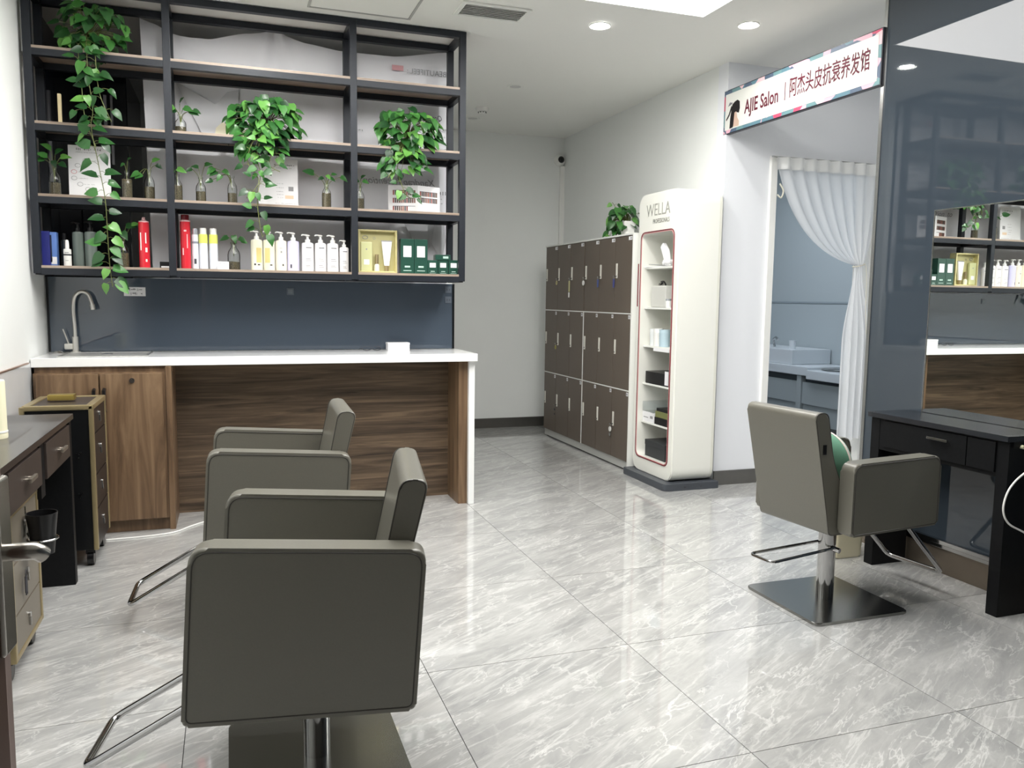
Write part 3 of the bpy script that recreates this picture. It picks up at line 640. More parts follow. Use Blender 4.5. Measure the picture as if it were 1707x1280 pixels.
bm = bmesh.new(); cyl(bm, (0, 0, hb+.015), .010, .04, 14); done(bm, 'cap', BLK, t, True)
pump_bottle(-.806, .062, .258, 'left grey-green pump bottle with black pump on the bottom shelf', GG, 'grey-green pump bottles', BLK, y=5.26)
pump_bottle(-.740, .066, .262, 'right grey-green pump bottle with black pump behind the vine', GG, 'grey-green pump bottles', BLK, y=5.25)
t, hb = bottle('spray_bottle', 'small white spray bottle with a black band in front of the grey-green pumps', -.842, V1, .020, .145, WPL, y=5.13, shoulder=.66)
bm = bmesh.new(); lathe(bm, [(.0105, hb), (.0105, hb+.012), (.009, hb+.04), (.006, hb+.048), (0, hb+.049)], n=16); done(bm, 'cap', WPL, t, True)
bm = bmesh.new(); lathe(bm, [(.0203, hb*.60), (.0206, hb*.61), (.0206, hb*.68), (.0203, hb*.69)], n=20); done(bm, 'band', INK, t, True)
B('print', INKG, (-.010, .010, -.0207, -.0202, hb*.75, hb*.79), (-.008, .008, -.0207, -.0202, hb*.3, hb*.33), parent=t)
def hair_spray(x, r, h, label, m, capm, cap_h, z=V1, y=5.18, tilt=0, nozzle=False, bands=(), grp=None):
    t = thing('spray_can', label, 'bottle', (x, y, z), 0, grp)
    hb = h-cap_h
    bm = bmesh.new(); lathe(bm, [(0, 0), (r*.96, 0), (r, .003), (r, hb-.004), (r*.96, hb), (0, hb)], n=24); done(bm, 'can', m, t, True)
    bm = bmesh.new(); lathe(bm, [(r*.96, hb), (r*.96, hb+cap_h*.2), (r*.5, hb+cap_h*.35), (r*.32, hb+cap_h*.5), (r*.32, hb+cap_h*.95), (0, hb+cap_h)] if nozzle else [(r*.8, hb), (r*.8, hb+cap_h*.9), (r*.7, hb+cap_h), (0, hb+cap_h)], n=20); done(bm, 'cap', capm, t, True)
    for mm, a, b in bands:
        bm = bmesh.new(); lathe(bm, [(r, a*hb), (r+.0006, a*hb+.0005), (r+.0006, b*hb-.0005), (r, b*hb)], n=24); done(bm, 'band', mm, t, True)
    return t
t = hair_spray(-.453, .029, .29, 'tall red can with a pale nozzle on the bottom shelf left of the second post', REDCAN, mat('pale_pink', (236, 190, 192), .3), .03, nozzle=True)
B('print', WPL, (-.018, -.013, -.0275, -.0245, .10, .20), (.008, .014, -.0285, -.0265, .14, .20), parent=t); B('print', WPL, (.006, .018, -.028, -.0265, .09, .115), (.006, .016, -.028, -.0265, .035, .05), parent=t)
t = rbox('carton', 'small black card box with white print beside the second post', 'box', -.345, .055, .038, V1, BLK, decals=(('print', PAPER, -.02, .024, .004, .013),))
t = hair_spray(-.231, .028, .313, 'tall red can with darker red cap right of the second post', REDCAN, mat('dark_red', (120, 24, 34), .2, coat=.5), .035)
bm = bmesh.new(); lathe(bm, [(.029, .272), (.0293, .274), (.0293, .279), (.029, .281)], n=24); done(bm, 'band', mat('pale_pink'), t)
B('print', mat('pale_pink'), (.008, .013, -.0282, -.0262, .12, .20), (-.016, -.010, -.0262, -.0238, .08, .12), (-.007, .007, -.0286, -.0276, .215, .225), parent=t)
sv = mat('silver_cap', (196, 200, 206), .25, metal=.6); yl = mat('lime_band', (228, 234, 120), .35)
t = hair_spray(-.179, .0185, .236, 'slim white spray can with a silver band next to the tall red can', mat('white_can', (226, 230, 238), .25, coat=.4), sv, .035, bands=((mat('greyband', (140, 146, 158), .3), .74, .80),))
B('lettering', INK, (-.006, .006, -.0192, -.0186, .03, .06), parent=t)
for x, lb in ((-.134, 'left of the two white spray cans with lime green shoulders'), (-.078, 'right of the two white spray cans with lime green shoulders')):
    hair_spray(x, .024, .24, lb, mat('white_can'), WPL, .035, bands=((yl, .74, .995),), grp='white spray cans with lime shoulders')
t = rbox('small_card', 'small white folded card standing beside the squat bottle vase', 'card', -.027, .066, .046, V1, PAPER, d=.02, y=5.12); scribble('print', INKG, t, -.022, .022, .036, .008, -.0102, random.Random(5)); scribble('print', INKG, t, -.022, .022, .02, .005, -.0102, random.Random(6))
CRB = mat('cream_bottle', (238, 236, 214), .3, coat=.3); YLL = mat('yellow_print', (226, 208, 140), .35); LIL = mat('lilac_bottle', (204, 202, 232), .3, coat=.3)
gp = 'pump bottles in a row on the bottom shelf'
pump_bottle(.166, .070, .239, 'cream pump bottle with yellow print, leftmost of the pump bottle row', CRB, gp, lines=(('yellow_print', YLL, -.1, .75, .25, .72), ('print', INK, -.5, -.2, .16, .22), ('print', INK, .1, .5, .16, .2)))
pump_bottle(.237, .069, .240, 'cream pump bottle with yellow print, second in the row behind the vine tip', CRB, gp, lines=(('yellow_print', YLL, -.75, .1, .25, .72), ('print', INK, .1, .5, .16, .2)))
pump_bottle(.307, .068, .238, 'pale cream pump bottle with a small dark dot beside the lilac bottle', mat('pale_cream_bottle', (236, 228, 212), .3, coat=.3), gp, lines=(('print', INKG, -.3, .2, .72, .735), ('print', INK, .15, .4, .16, .22), ('print', INKG, -.15, .15, .58, .64)))
pump_bottle(.378, .072, .237, 'lilac pump bottle in the middle of the pump bottle row', LIL, gp, lines=(('print', INK, -.55, -.3, .10, .22),))
PWH = mat('white_bottle', (236, 234, 234), .3, coat=.3)
ln = (('title_print', INK, -.35, .6, .80, .825), ('print', INKG, -.4, .4, .42, .44), ('print', INKG, -.4, .55, .36, .375), ('print', INKG, -.4, .3, .2, .22), ('print', INKG, -.4, .5, .15, .165))
pump_bottle(.464, .074, .227, 'white pump bottle just right of the lilac one', PWH, gp, lines=ln)
pump_bottle(.541, .070, .228, 'white pump bottle, middle of the three large white ones', PWH, gp, lines=ln)
pump_bottle(.615, .072, .228, 'white pump bottle, right one of the three large white ones', PWH, gp, lines=ln)
pump_bottle(.684, .058, .200, 'smallest white pump bottle at the right end of the row beside the post', PWH, gp, lines=ln)
# gold gift set
t = thing('gift_box', 'open gold gift box standing on the bottom shelf right of the third post', 'box', (.893, 5.19, V1))
B('tray', GOLDB, (-.118, .118, .0, .03, 0, .265), parent=t, bev=.002)
ge = mat('gold_rim', (226, 216, 160), .25, metal=.4)
B('rim', ge, (-.122, -.110, -.035, .03, 0, .268), (.110, .122, -.035, .03, 0, .268), (-.110, .110, -.035, .03, .257, .268), (-.110, .110, -.035, .03, 0, .012), parent=t, bev=.0015)
bm = bmesh.new()
for a in range(12): pass
tube(bm, [(-.075+.016*math.cos(a*PI/8), -.001, .222+.010*math.sin(a*PI/8)) for a in range(16)], .002, 5, closed=True); tube(bm, [(-.018+.007*math.cos(a*PI/6), -.001, .218+.007*math.sin(a*PI/6)) for a in range(12)], .001, 5, closed=True); done(bm, 'emblem', INKG, t)
t = thing('serum_bottle', 'tall pale green bottle inside the gold gift box on the left', 'bottle', (.822, 5.172, V1+.012))
B('body', mat('pale_green', (206, 208, 158), .2, coat=.5), (-.036, .036, -.012, .012, 0, .18), parent=t, bev=.005); B('label_print', PAPER, (-.017, .017, -.0128, -.012, .04, .072), parent=t); B('emblem', INKG, (-.004, .004, -.0128, -.012, .13, .14), parent=t)
t = thing('serum_bottle', 'small gold capped glass bottle in the middle of the gold gift box', 'bottle', (.888, 5.172, V1+.012))
bm = bmesh.new(); lathe(bm, [(0, 0), (.017, 0), (.017, .035), (.011, .045), (0, .045)], n=16); done(bm, 'body', mat('frosted', (222, 222, 200), .2), t, True)
bm = bmesh.new(); cyl(bm, (0, 0, .075), .011, .06, 14); done(bm, 'cap', GOLD, t, True)
t = thing('cream_tube', 'white squeeze tube standing cap down in the gold gift box', 'tube', (.950, 5.172, V1+.012))
bm = bmesh.new(); prism(bm, [(-.016, .035), (.016, .035), (.033, .185), (-.033, .185)], -.010, .010, 'Y', bev=.003); done(bm, 'tube_body', WPL, t, True)
bm = bmesh.new(); cyl(bm, (0, 0, .0175), .013, .035, 14); done(bm, 'cap', GOLD, t, True)
B('crimp', INKG, (-.034, .034, -.003, .003, .183, .193), parent=t)
scribble('print', INKG, t, -.015, .015, .06, .008, -.0104, random.Random(8))
def green(x, w_, h, z, label, y=5.18, lab=True, d=.06):
    t = thing('green_carton', label, 'box', (x, y, z), 0, 'dark green cartons')
    B('carton_body', GREENB, (-w_/2, w_/2, -d/2, d/2, 0, h), parent=t, bev=.0015)
    if lab:
        B('label_print', PAPER, (-w_*.3, w_*.3, -d/2-.0008, -d/2, h*.48, h*.8), parent=t)
        B('lettering', mat('mint_print', (180, 206, 196), .4), (-w_*.2, w_*.2, -d/2-.0008, -d/2, h*.18, h*.23), (-w_*.3, w_*.3, -d/2-.0008, -d/2, h*.08, h*.1), parent=t)
    else: B('label_print', mat('mint_print'), (0, w_*.35, -d/2-.0008, -d/2, h*.3, h*.7), parent=t)
green(1.079, .086, .219, V1, 'tall dark green carton on the left, next to the gold gift box')
green(1.167, .086, .219, V1, 'tall dark green carton on the right of the pair')
green(1.244, .066, .090, V1, 'small dark green carton standing against the tall cartons'); green(1.314, .066, .092, V1, 'small dark green carton, middle of the three small ones', d=.05)
green(1.384, .066, .093, V1, 'small dark green carton at the right end of the bottom shelf', y=5.18, d=.05)
green(1.312, .10, .034, V1+.092, 'flat dark green carton lying on top of the small ones', lab=False)
# posters
def poster(x, w_, h, label, kind, y=5.27, rz=0):
    t = thing('printed_poster', label, 'poster', (x, y, V2), rz)
    o = B('sheet', PAPER, (-w_/2, w_/2, 0, .004, 0, h), parent=t); o.rotation_euler = (-.06, 0, 0)
    rg = random.Random(kind)
    ob = []
    if kind == 1:
        ob.append(scribble('title', INK, o, -.07, .06, h*.93, .016, 0, rg)); ob.append(scribble('print', INKG, o, -.07, .05, h*.87, .007, 0, rg))
        for k, (px_, pz) in enumerate(((-.02, .72), (-.06, .62), (-.08, .50), (-.08, .38), (-.05, .27), (-.01, .18))):
            bm = bmesh.new(); tube(bm, [(px_+.014*math.cos(a*PI/8), -.0006, pz*h+.011*math.sin(a*PI/8)) for a in range(16)], .0012, 4, closed=True); done(bm, 'round_mark', INKG if k != 2 else mat('rose_mark', (200, 90, 100), .5), o)
            scribble('print', INKG, o, px_+.02, px_+.07, pz*h, .006, 0, rg)
    else:
        scribble('title', INK, o, -.03, .09, h*.88, .012, 0, rg); scribble('print', INKG, o, -.01, .08, h*.82, .006, 0, rg)
        for z in (.5, .42, .34, .28, .22): scribble('print', INKG, o, -.01, .03, h*z, .006, 0, rg)
        B('picture_block', mat('peach', (232, 208, 180), .6), (.04, .09, -.0006, 0, h*.20, h*.27), parent=o); B('picture_block', INKG, (.06, .09, -.0006, 0, h*.36, h*.45), parent=o)
        scribble('print', INKG, o, -.02, .10, h*.1, .006, 0, rg)
    return t
poster(-.73, .215, .298, 'white poster with round marks on the third shelf behind the long vine', 1, y=5.24)
poster(.303, .235, .298, 'white poster with small picture blocks on the third shelf beside the middle vine', 2, y=5.27)
# open swatch card
t = thing('swatch_card', 'open white folding card with rows of brown hair swatches on the third shelf', 'card', (1.165, 5.24, V2))
hair = [(40, 30, 26), (66, 46, 36), (96, 62, 44), (120, 70, 52), (150, 84, 60), (60, 56, 50), (140, 52, 40)]
for s in (-1, 1):
    o = B('page', PAPER, (-.19 if s < 0 else 0, 0 if s < 0 else .17, -.002, .002, 0, .182), parent=t); o.rotation_euler = (0, 0, -.35*s*-1)
    rows = ((.135, .0), (.085, .0), (.035, .0)) if s < 0 else ((.13, .0), (.09, .0))
    for z, _ in rows:
        for k in range(12 if s < 0 else 11):
            x = (-.16+.0125*k) if s < 0 else (.015+.0125*k)
            if z == .035 and k > 7: continue
            B('hair_swatch', mat('hair%d' % (k % 7), hair[(k+int(z*100)) % 7], .4), (x, x+.008, -.0035, -.002, z-.014, z+.014), parent=o)
        B('swatch_bar', INK, ((-.16, -.015) if s < 0 else (.015, .15))+(-.003, -.002, z+.014, z+.0165), parent=o)

# ================================================================= LOCKERS
lk = thing('locker_bank', 'bank of tall brown lockers in white frames along the right wall', 'locker', (0, 0, 0))
B('frame', WHITE, (2.935, 3.30, 5.60, 7.395, .04, 1.835), parent=lk)
B('side_panel', WHITE, (2.905, 3.30, 5.585, 5.60, .0, 1.845), parent=lk); B('top_panel', WHITE, (2.905, 3.30, 5.60, 7.40, 1.832, 1.845), parent=lk)
B('plinth', mat('plinth_grey', (196, 196, 192), .3, metal=.3), (2.925, 3.28, 5.60, 7.395, .012, .075), parent=lk)
B('foot', BLK, (2.94, 2.97, 5.62, 5.65, 0, .012), (2.94, 2.97, 6.48, 6.51, 0, .012), (2.94, 2.97, 7.34, 7.37, 0, .012), parent=lk)
B('rail', WHITE, (2.908, 2.935, 5.60, 7.395, 1.228, 1.236), (2.908, 2.935, 5.60, 7.395, .630, .638), (2.908, 2.935, 6.486, 6.494, .075, 1.23), parent=lk)
ZR = [(1.237, 1.830), (.639, 1.227), (.077, .629)]
YD = [7.392, 7.092, 6.792, 6.484, 6.192, 5.896, 5.604]
base_d = None
rg = random.Random(4)
for r_, (z0, z1) in enumerate(ZR):
    for k in range(6):
        ya, yb = YD[k+1], YD[k]
        if k == 2: ya = 6.496
        d = B('door', LOCK, (2.910, 2.932, ya+.002, yb-.002, z0, z1), parent=lk, bev=.0015)
        zc = (z1+z0)/2+.03
        hy = yb-.035
        h = B('lock_handle', mat('lock_nickel', (222, 220, 210), .35), (2.904, 2.910, hy-.012, hy+.012, zc-.055, zc+.06), parent=d, bev=.002)
        B('keyhole', INK, (2.9030, 2.9042, hy-.005, hy+.005, zc-.046, zc-.034), parent=d)
        B('number_sticker', PAPER, (2.9085, 2.910, ya+.012, ya+.012+(.03 if r_ else .055), z1-.035, z1-.008), parent=d)
        B('number_print', INK, (2.9080, 2.9086, ya+.018, ya+.024, z1-.03, z1-.013), (2.9080, 2.9086, ya+.030, ya+.036, z1-.03, z1-.013), parent=d)
keys = [(0, 1, (190, 182, 130), .05, 'pale keyring tag hanging from the second locker door of the top row'), (0, 2, (196, 190, 140), .10, 'long green and white key bunch on the third locker door of the top row'), (0, 3, (230, 230, 226), .06, 'white and dark round key tag on the fourth locker door of the top row'),
        (0, 4, (70, 84, 140), .065, 'blue key tag on the fifth locker door of the top row'), (0, 5, (64, 70, 130), .07, 'dark blue key tag on the sixth locker door of the top row'),
        (1, 1, (170, 164, 84), .045, 'olive keyring on the second locker door of the middle row'), (2, 1, (60, 60, 64), .10, 'dark key with steel clip on the second locker door of the bottom row'), (2, 5, (226, 226, 222), .11, 'round white badge and panda-like tag on the last locker door of the bottom row')]
for n_, (r_, k, c, ln_, lb) in enumerate(keys):
    z0, z1 = ZR[r_]; zc = (z1+z0)/2+.03-.04; hy = YD[k]-.035+.012
    lb = lb.replace('panda-like tag', 'small steel tag')
    t = thing('key_bunch', lb, 'keys', (2.903, hy, zc))
    bm = bmesh.new(); box(bm, -.018, 0, -.010, .010, -.004, .004, bev=.001); done(bm, 'key', STEEL, t)
    bm = bmesh.new(); tube(bm, [(-.012, .010*math.cos(a*PI/6)+.006, -.012+.012*math.sin(a*PI/6)) for a in range(12)], .0012, 5, closed=True); done(bm, 'ring', STEEL, t, True)
    m_ = mat('tag%d' % n_, c, .4)
    if n_ in (3, 4, 1): bm = bmesh.new(); prism(bm, rounded([(-.004, -.02), (.020, -.02), (.018, -.02-ln_), (-.002, -.02-ln_)], .008), -.014, -.009, 'X'); done(bm, 'fob', m_, t)
    elif n_ in (0, 5): bm = bmesh.new(); tube(bm, [(-.011, .008+.013*math.cos(a*PI/8), -.035+.018*math.sin(a*PI/8)) for a in range(16)], .003, 6, closed=True); done(bm, 'fob', m_, t, True)
    else:
        bm = bmesh.new(); cyl(bm, (-.011, .008, -.045), .021 if n_ != 6 else .010, .005, 20, axis='X'); done(bm, 'fob', m_, t, True)
    if ln_ > .09 and n_ != 1:
        bm = bmesh.new(); cyl(bm, (-.011, .008, -.088), .016 if n_ == 7 else .009, .005, 18, axis='X'); done(bm, 'second_fob', STEEL if n_ == 7 else m_, t, True)
    if n_ == 1:
        bm = bmesh.new(); box(bm, -.015, -.009, .0, .022, -.17, -.125, bev=.003); done(bm, 'second_fob', WPL, t, True)

# ================================================================= WHITE DISPLAY CABINET
wc = thing('display_cabinet', 'tall cream white rounded display cabinet with red outlined niche', 'cabinet', (0, 0, 0))
CX0, CX1, CY0, CY1, CZ0, CZ1 = 2.93, 3.268, 4.965, 5.555, .05, 2.112
outer = rounded([(CY0, CZ0), (CY1, CZ0), (CY1, CZ1), (CY0, CZ1)], .10, 8)
inner = rounded([(5.035, .165), (5.495, .165), (5.495, 1.825), (5.035, 1.825)], .055, 8)
bm = bmesh.new()
def ring_prism(bm, o, i, x0, x1):
    A = [bm.verts.new((x0, *p)) for p in o]; Bv = [bm.verts.new((x0, *p)) for p in i]; C_ = [bm.verts.new((x1, *p)) for p in o]; D = [bm.verts.new((x1, *p)) for p in i]
    n = len(o)
    for k in range(n):
        j = (k+1) % n
        bm.faces.new((A[k], A[j], Bv[j], Bv[k])); bm.faces.new((A[k], C_[k], C_[j], A[j])); bm.faces.new((Bv[k], Bv[j], D[j], D[k])); bm.faces.new((C_[k], D[k], D[j], C_[j]))
    return [bm.edges.get((A[k], A[(k+1) % n])) for k in range(n)]
es = ring_prism(bm, outer, inner, CX0, CX1-.02)
bmesh.ops.bevel(bm, geom=es, offset=.006, segments=2, affect='EDGES')
done(bm, 'shell', CREAM, wc, True)
bm = bmesh.new(); prism(bm, outer, CX1-.02, CX1, 'X'); done(bm, 'back_panel', CREAMIN, wc, True)
def offs(o, c, s): return [((p[0]-c[0])*s[0]+c[0], (p[1]-c[1])*s[1]+c[1]) for p in o]
bm = bmesh.new(); cc = (5.265, .995); tube(bm, [(CX0-.001, *p) for p in offs(inner, cc, (1.045, 1.012))], .0045, 6, closed=True); done(bm, 'red_trim', RED, wc, True)
bm = bmesh.new(); tube(bm, [(CX0-.0005, *p) for p in offs(inner, cc, (1.01, 1.003))], .003, 6, closed=True); done(bm, 'inner_trim', mat('pink_trim', (214, 160, 158), .4), wc, True)
B('red_handle', RED, (CX0-.006, CX0+.003, 5.533, 5.541, 1.29, 1.61), parent=wc, bev=.002)
SZ = [1.582, 1.286, 1.0, .717, .425]
for z in SZ: B('shelf', WHITE, (2.965, CX1-.02, 5.037, 5.493, z-.014, z), parent=wc, bev=.002)
bm = bmesh.new(); prism(bm, rounded([(2.86, 4.93), (3.30, 4.93), (3.30, 5.575), (2.86, 5.575)], [.04, .005, .005, .02]), 0, .05, 'Z', bev=.006); done(bm, 'base_plate', mat('base_grey', (70, 74, 80), .4), wc, True)
B('base_screw', INK, (3.02, 3.03, 4.926, 4.931, .02, .03), (3.15, 3.16, 4.926, 4.931, .02, .03), parent=wc)
gr = mat('letter_groove', (158, 158, 150), .4); gl_ = mat('letter_line', (118, 118, 110), .5)
text('lettering', 'WELLA', .125, gr, wc, (CX0-.0014, 5.265, 1.985), TOWARDX, ext=.0012, sx=.86, bold=-.001)
text('lettering', 'PROFESSIONALS', .045, gl_, wc, (CX0-.0012, 5.22, 1.905), TOWARDX, ext=.0006, sx=.72)
# contents
t = thing('tissue_roll', 'crumpled white tissue on the top shelf of the cream cabinet', 'tissue', (2.995, 5.22, SZ[0]))
bm = bmesh.new(); bmesh.ops.create_icosphere(bm, subdivisions=3, radius=.04); rg = random.Random(2)
for v in bm.verts: v.co *= 1+rg.uniform(-.18, .18); v.co.z = max(v.co.z*.7+.027, 0)
done(bm, 'crumple', PAPER, t, True)
bm = bmesh.new(); prism(bm, [(-.03, .03), (.02, .04), (.08, .14), (.05, .17), (.0, .12)], -.02, .012, 'X', bev=.004); done(bm, 'sheet', PAPER, t, True)
t = thing('leaflet', 'thin grey and white leaflets lying on the top shelf of the cream cabinet', 'leaflet', (3.03, 5.38, SZ[0]), .2)
B('leaflet_sheet', PAPER, (-.06, .07, -.12, .12, 0, .004), parent=t); o = B('leaflet_cover', mat('grey_sheet', (150, 152, 150), .5), (-.05, .06, -.11, .08, .005, .009), parent=t); o.rotation_euler = (.08, 0, 0); o.location = (0, 0, .008)
t = thing('storage_box', 'plain pale grey box on the second shelf of the cream cabinet', 'box', (3.08, 5.34, SZ[1])); B('box_body', mat('pale_grey', (206, 206, 200), .5), (-.09, .09, -.11, .11, 0, .16), parent=t, bev=.012)
t = thing('hair_clip', 'black claw hair clip on top of the pale grey box', 'clip', (3.03, 5.34, SZ[1]+.16))
bm = bmesh.new()
for s in (-1, 1):
    tube(bm, smoothpath([(0, -.04, .004+.003*s), (0, -.01, .03), (0, .03, .008+.02*(s > 0))], 4), .006, 6)
    for k in range(4): tube(bm, [(-.01, -.02+.018*k, .02), (-.014, -.02+.018*k, .002)], .003, 5)
done(bm, 'claw', BLK, t, True)
t = thing('small_jar', 'small white jar at the front corner of the second shelf of the cream cabinet', 'jar', (2.985, 5.175, SZ[1]))
bm = bmesh.new(); cyl(bm, (0, 0, .025), .02, .05, 18); done(bm, 'jar_body', WPL, t, True); bm = bmesh.new(); cyl(bm, (0, 0, .057), .021, .014, 18); done(bm, 'lid', sv, t, True)
for k, (y, w_, h, m_, lb) in enumerate(((5.425, .055, .125, mat('frost_white', (226, 230, 230), .4), 'white ribbed cup sleeve, left of the group on the third shelf of the cream cabinet'), (5.35, .075, .13, WPL, 'white ribbed plastic tub on the third shelf of the cream cabinet'), (5.255, .085, .125, mat('pale_blue_tub', (190, 212, 222), .35), 'pale blue plastic tub on the third shelf of the cream cabinet'))):
    t = thing('plastic_tub', lb, 'tub', (3.01, y, SZ[2]))
    bm = bmesh.new(); lathe(bm, [(0, 0), (w_*.42, 0), (w_*.46, .004), (w_*.48, h*.9), (w_*.5, h), (w_*.46, h), (w_*.44, .006), (0, .006)], n=24); done(bm, 'tub_body', m_, t, True)
    bm = bmesh.new()
    for q in range(5): tube(bm, [((w_*.465+.0008*q)*math.cos(a*PI/12), (w_*.465+.0008*q)*math.sin(a*PI/12), .02+.02*q) for a in range(24)], .0015, 4, closed=True)
    done(bm, 'rib', m_, t, True)
t = thing('shelf_label', 'white label strip stuck under the third shelf of the cream cabinet', 'label'); B('strip', PAPER, (2.960, 2.964, 5.10, 5.33, SZ[2]-.034, SZ[2]-.010), parent=t)
t = thing('storage_tray', 'black tray on the fourth shelf of the cream cabinet', 'tray', (3.06, 5.275, SZ[3]))
bm = bmesh.new(); prism(bm, rounded([(-.09, -.20), (.11, -.20), (.11, .20), (-.09, .20)], .03), 0, .09, 'Z', bev=.004); done(bm, 'tray_body', BLK, t, True)
B('white_card', PAPER, (-.092, -.090, -.16, -.11, .01, .11), parent=t)
t = thing('boxed_goods', 'clear wrapped white boxes stacked on the fifth shelf of the cream cabinet', 'box', (3.09, 5.345, SZ[4]))
B('lower_box', PAPER, (-.12, .1, -.03, .14, 0, .075), parent=t, bev=.002); B('upper_box', GLASSC, (-.12, .1, -.03, .14, .077, .15), parent=t); B('print', INKG, (-.1206, -.12, -.02, .02, .03, .05), (-.1206, -.12, .05, .12, .03, .036), parent=t)
t = thing('colour_box', 'olive green box lying on a black box on the fifth shelf of the cream cabinet', 'box', (3.06, 5.18, SZ[4]+.055)); B('box_body', mat('olive', (120, 124, 76), .4), (-.09, .1, -.10, .11, 0, .045), parent=t, bev=.002); B('dark_lid', BLK, (-.085, .095, -.10, .10, .0455, .068), parent=t)
t = thing('black_box', 'flat black box under the olive one on the fifth shelf of the cream cabinet', 'box', (3.06, 5.18, SZ[4])); B('box_body', BLK, (-.09, .1, -.105, .12, 0, .054), parent=t, bev=.002)
t = thing('black_carton', 'dark grey carton at the bottom of the cream cabinet', 'box', (3.07, 5.29, .166)); B('box_body', mat('charcoal', (52, 54, 56), .5), (-.10, .12, -.16, .14, 0, .12), parent=t, bev=.002); B('lid', mat('charcoal'), (-.102, .122, -.162, .142, .085, .124), parent=t, bev=.002)

# ================================================================= SIGN
sg = thing('salon_sign', 'long white hanging sign with red salon lettering and pink and teal border', 'sign', (3.315, 4.325, 2.645))
HL, HH = .735, .150
B('sign_case', mat('sign_black', (28, 30, 40), .35), (-.005, .026, -HL, HL, -HH, HH), parent=sg, bev=.002)
bmt = mat('sign_border', (100, 130, 145), .45); nt = bmt.node_tree; b_ = nt.nodes['Principled BSDF']
tc = nt.nodes.new('ShaderNodeTexCoord'); vo = nt.nodes.new('ShaderNodeTexVoronoi'); vo.inputs['Scale'].default_value = 12; nt.links.new(tc.outputs['Object'], vo.inputs['Vector'])
sp = nt.nodes.new('ShaderNodeSeparateColor'); nt.links.new(vo.outputs['Color'], sp.inputs[0]); rp = nt.nodes.new('ShaderNodeValToRGB'); rp.color_ramp.interpolation = 'CONSTANT'; e = rp.color_ramp.elements
e[0].color = (*lin((96, 132, 146)), 1); e[1].position = .45; e[1].color = (*lin((224, 176, 190)), 1)
for ps, c in ((.25, (84, 100, 122)), (.72, (110, 146, 150)), (.9, (206, 80, 110)), (.94, (232, 196, 202))):
    k = e.new(ps); k.color = (*lin(c), 1)
nt.links.new(sp.outputs[0], rp.inputs['Fac']); nt.links.new(rp.outputs['Color'], b_.inputs['Base Color'])
B('sign_border', bmt, (-.0065, -.0048, -HL+.006, HL-.006, -HH+.006, HH-.006), parent=sg)
B('sign_face', mat('sign_face', (226, 226, 220), .4), (-.0078, -.0063, -HL+.028, HL-.022, -HH+.028, HH-.030), parent=sg)
mr = mat('maroon_print', (98, 24, 46), .6)
text('lettering', 'AJIE Salon', .125, mr, sg, (-.0092, .305, -.012), TOWARDX, sx=.70, bold=.002)
B('divider', mr, (-.0090, -.0078, .060, .067, -.055, .055), parent=sg)
text('lettering', '阿杰头皮抗衰养发馆', .128, mr, sg, (-.0092, -.315, .0), TOWARDX, sx=.59, bold=.001)
def yzpoly(name, m, pts, x, parent): bm = bmesh.new(); prism(bm, pts, x-.0006, x, 'X'); return done(bm, name, m, parent)
yzpoly('printed_hair', mat('hair_black', (22, 18, 20), .5), [(.60, .055), (.57, .06), (.545, .045), (.54, .0), (.55, -.03), (.58, -.02), (.60, -.07), (.615, -.115), (.655, -.118), (.65, -.05), (.64, .0), (.63, .04)], -.0080, sg)
yzpoly('printed_shoulder', mat('skin_print', (206, 178, 160), .5), [(.60, -.02), (.58, -.015), (.565, -.06), (.545, -.085), (.545, -.115), (.61, -.115)], -.0086, sg)
yzpoly('printed_braid', mat('hair_black'), [(.64, .035), (.67, -.02), (.70, -.05), (.695, -.06), (.66, -.03), (.63, .02)], -.0081, sg)
yzpoly('printed_bow', mat('bow_grey', (120, 120, 126), .5), [(.62, .05), (.66, .06), (.68, .035), (.65, .04)], -.0083, sg)

# ================================================================= CURTAIN + WASHROOM
cu = thing('door_curtain', 'white sheer curtain tied to the right side of the doorway', 'curtain', (0, 0, 0))
bm = bmesh.new(); NU, NV = 90, 70; g = []
for i in range(NU+1):
    u = i/NU; T = Vector((3.69+.95*u, 0, 2.345)); G = Vector((4.405+.075*u, 0, 1.615)); Cc = Vector((T.x+(G.x-T.x)*.22*(1-u)+(G.x-T.x)*.5*u, 0, 1.72-.02*u)); col = []
    Hm = Vector((4.34+.27*u, 0, .30+.05*abs(u-.35)))
    for j in range(NV+1):
        v = j/NV
        if v < .5:
            s = v*2; p = (1-s)**2*T+2*s*(1-s)*Cc+s*s*G; amp = .020*(1-s)+.006; p.y = 4.955+amp*math.sin(u*2*PI*(8.5))*(.6+.4*s)-.02*s
        else:
            s = (v-.5)*2; e_ = min(1, s*2.2); e_ = e_*e_*(3-2*e_)
            p = Vector((G.x+(Hm.x-G.x)*e_, 0, G.z+(Hm.z-G.z)*s)); p.y = 4.935+(.006+.026*e_)*math.sin(u*2*PI*4.5)
        col.append(bm.verts.new(p))
    g.append(col)
for i in range(NU):
    for j in range(NV): bm.faces.new((g[i][j], g[i+1][j], g[i+1][j+1], g[i][j+1]))
done(bm, 'sheer_panel', TULLE, cu, True, auto=False)
bm = bmesh.new(); pr = None
for i in range(91):
    u = i/90; x = 3.69+.95*u; y = 4.945+.016*math.sin(u*2*PI*8.5); a = bm.verts.new((x, y, 2.36)); b = bm.verts.new((x, y, 2.275))
    if pr: bm.faces.new((pr[0], a, b, pr[1]))
    pr = (a, b)
done(bm, 'heading_tape', mat('curtain_tape', (232, 233, 232), .7), cu, True)
bm = bmesh.new(); tube(bm, [(3.66, 4.965, 2.362), (4.66, 4.965, 2.362)], .006, 8); done(bm, 'curtain_rod', STEEL, cu, True)
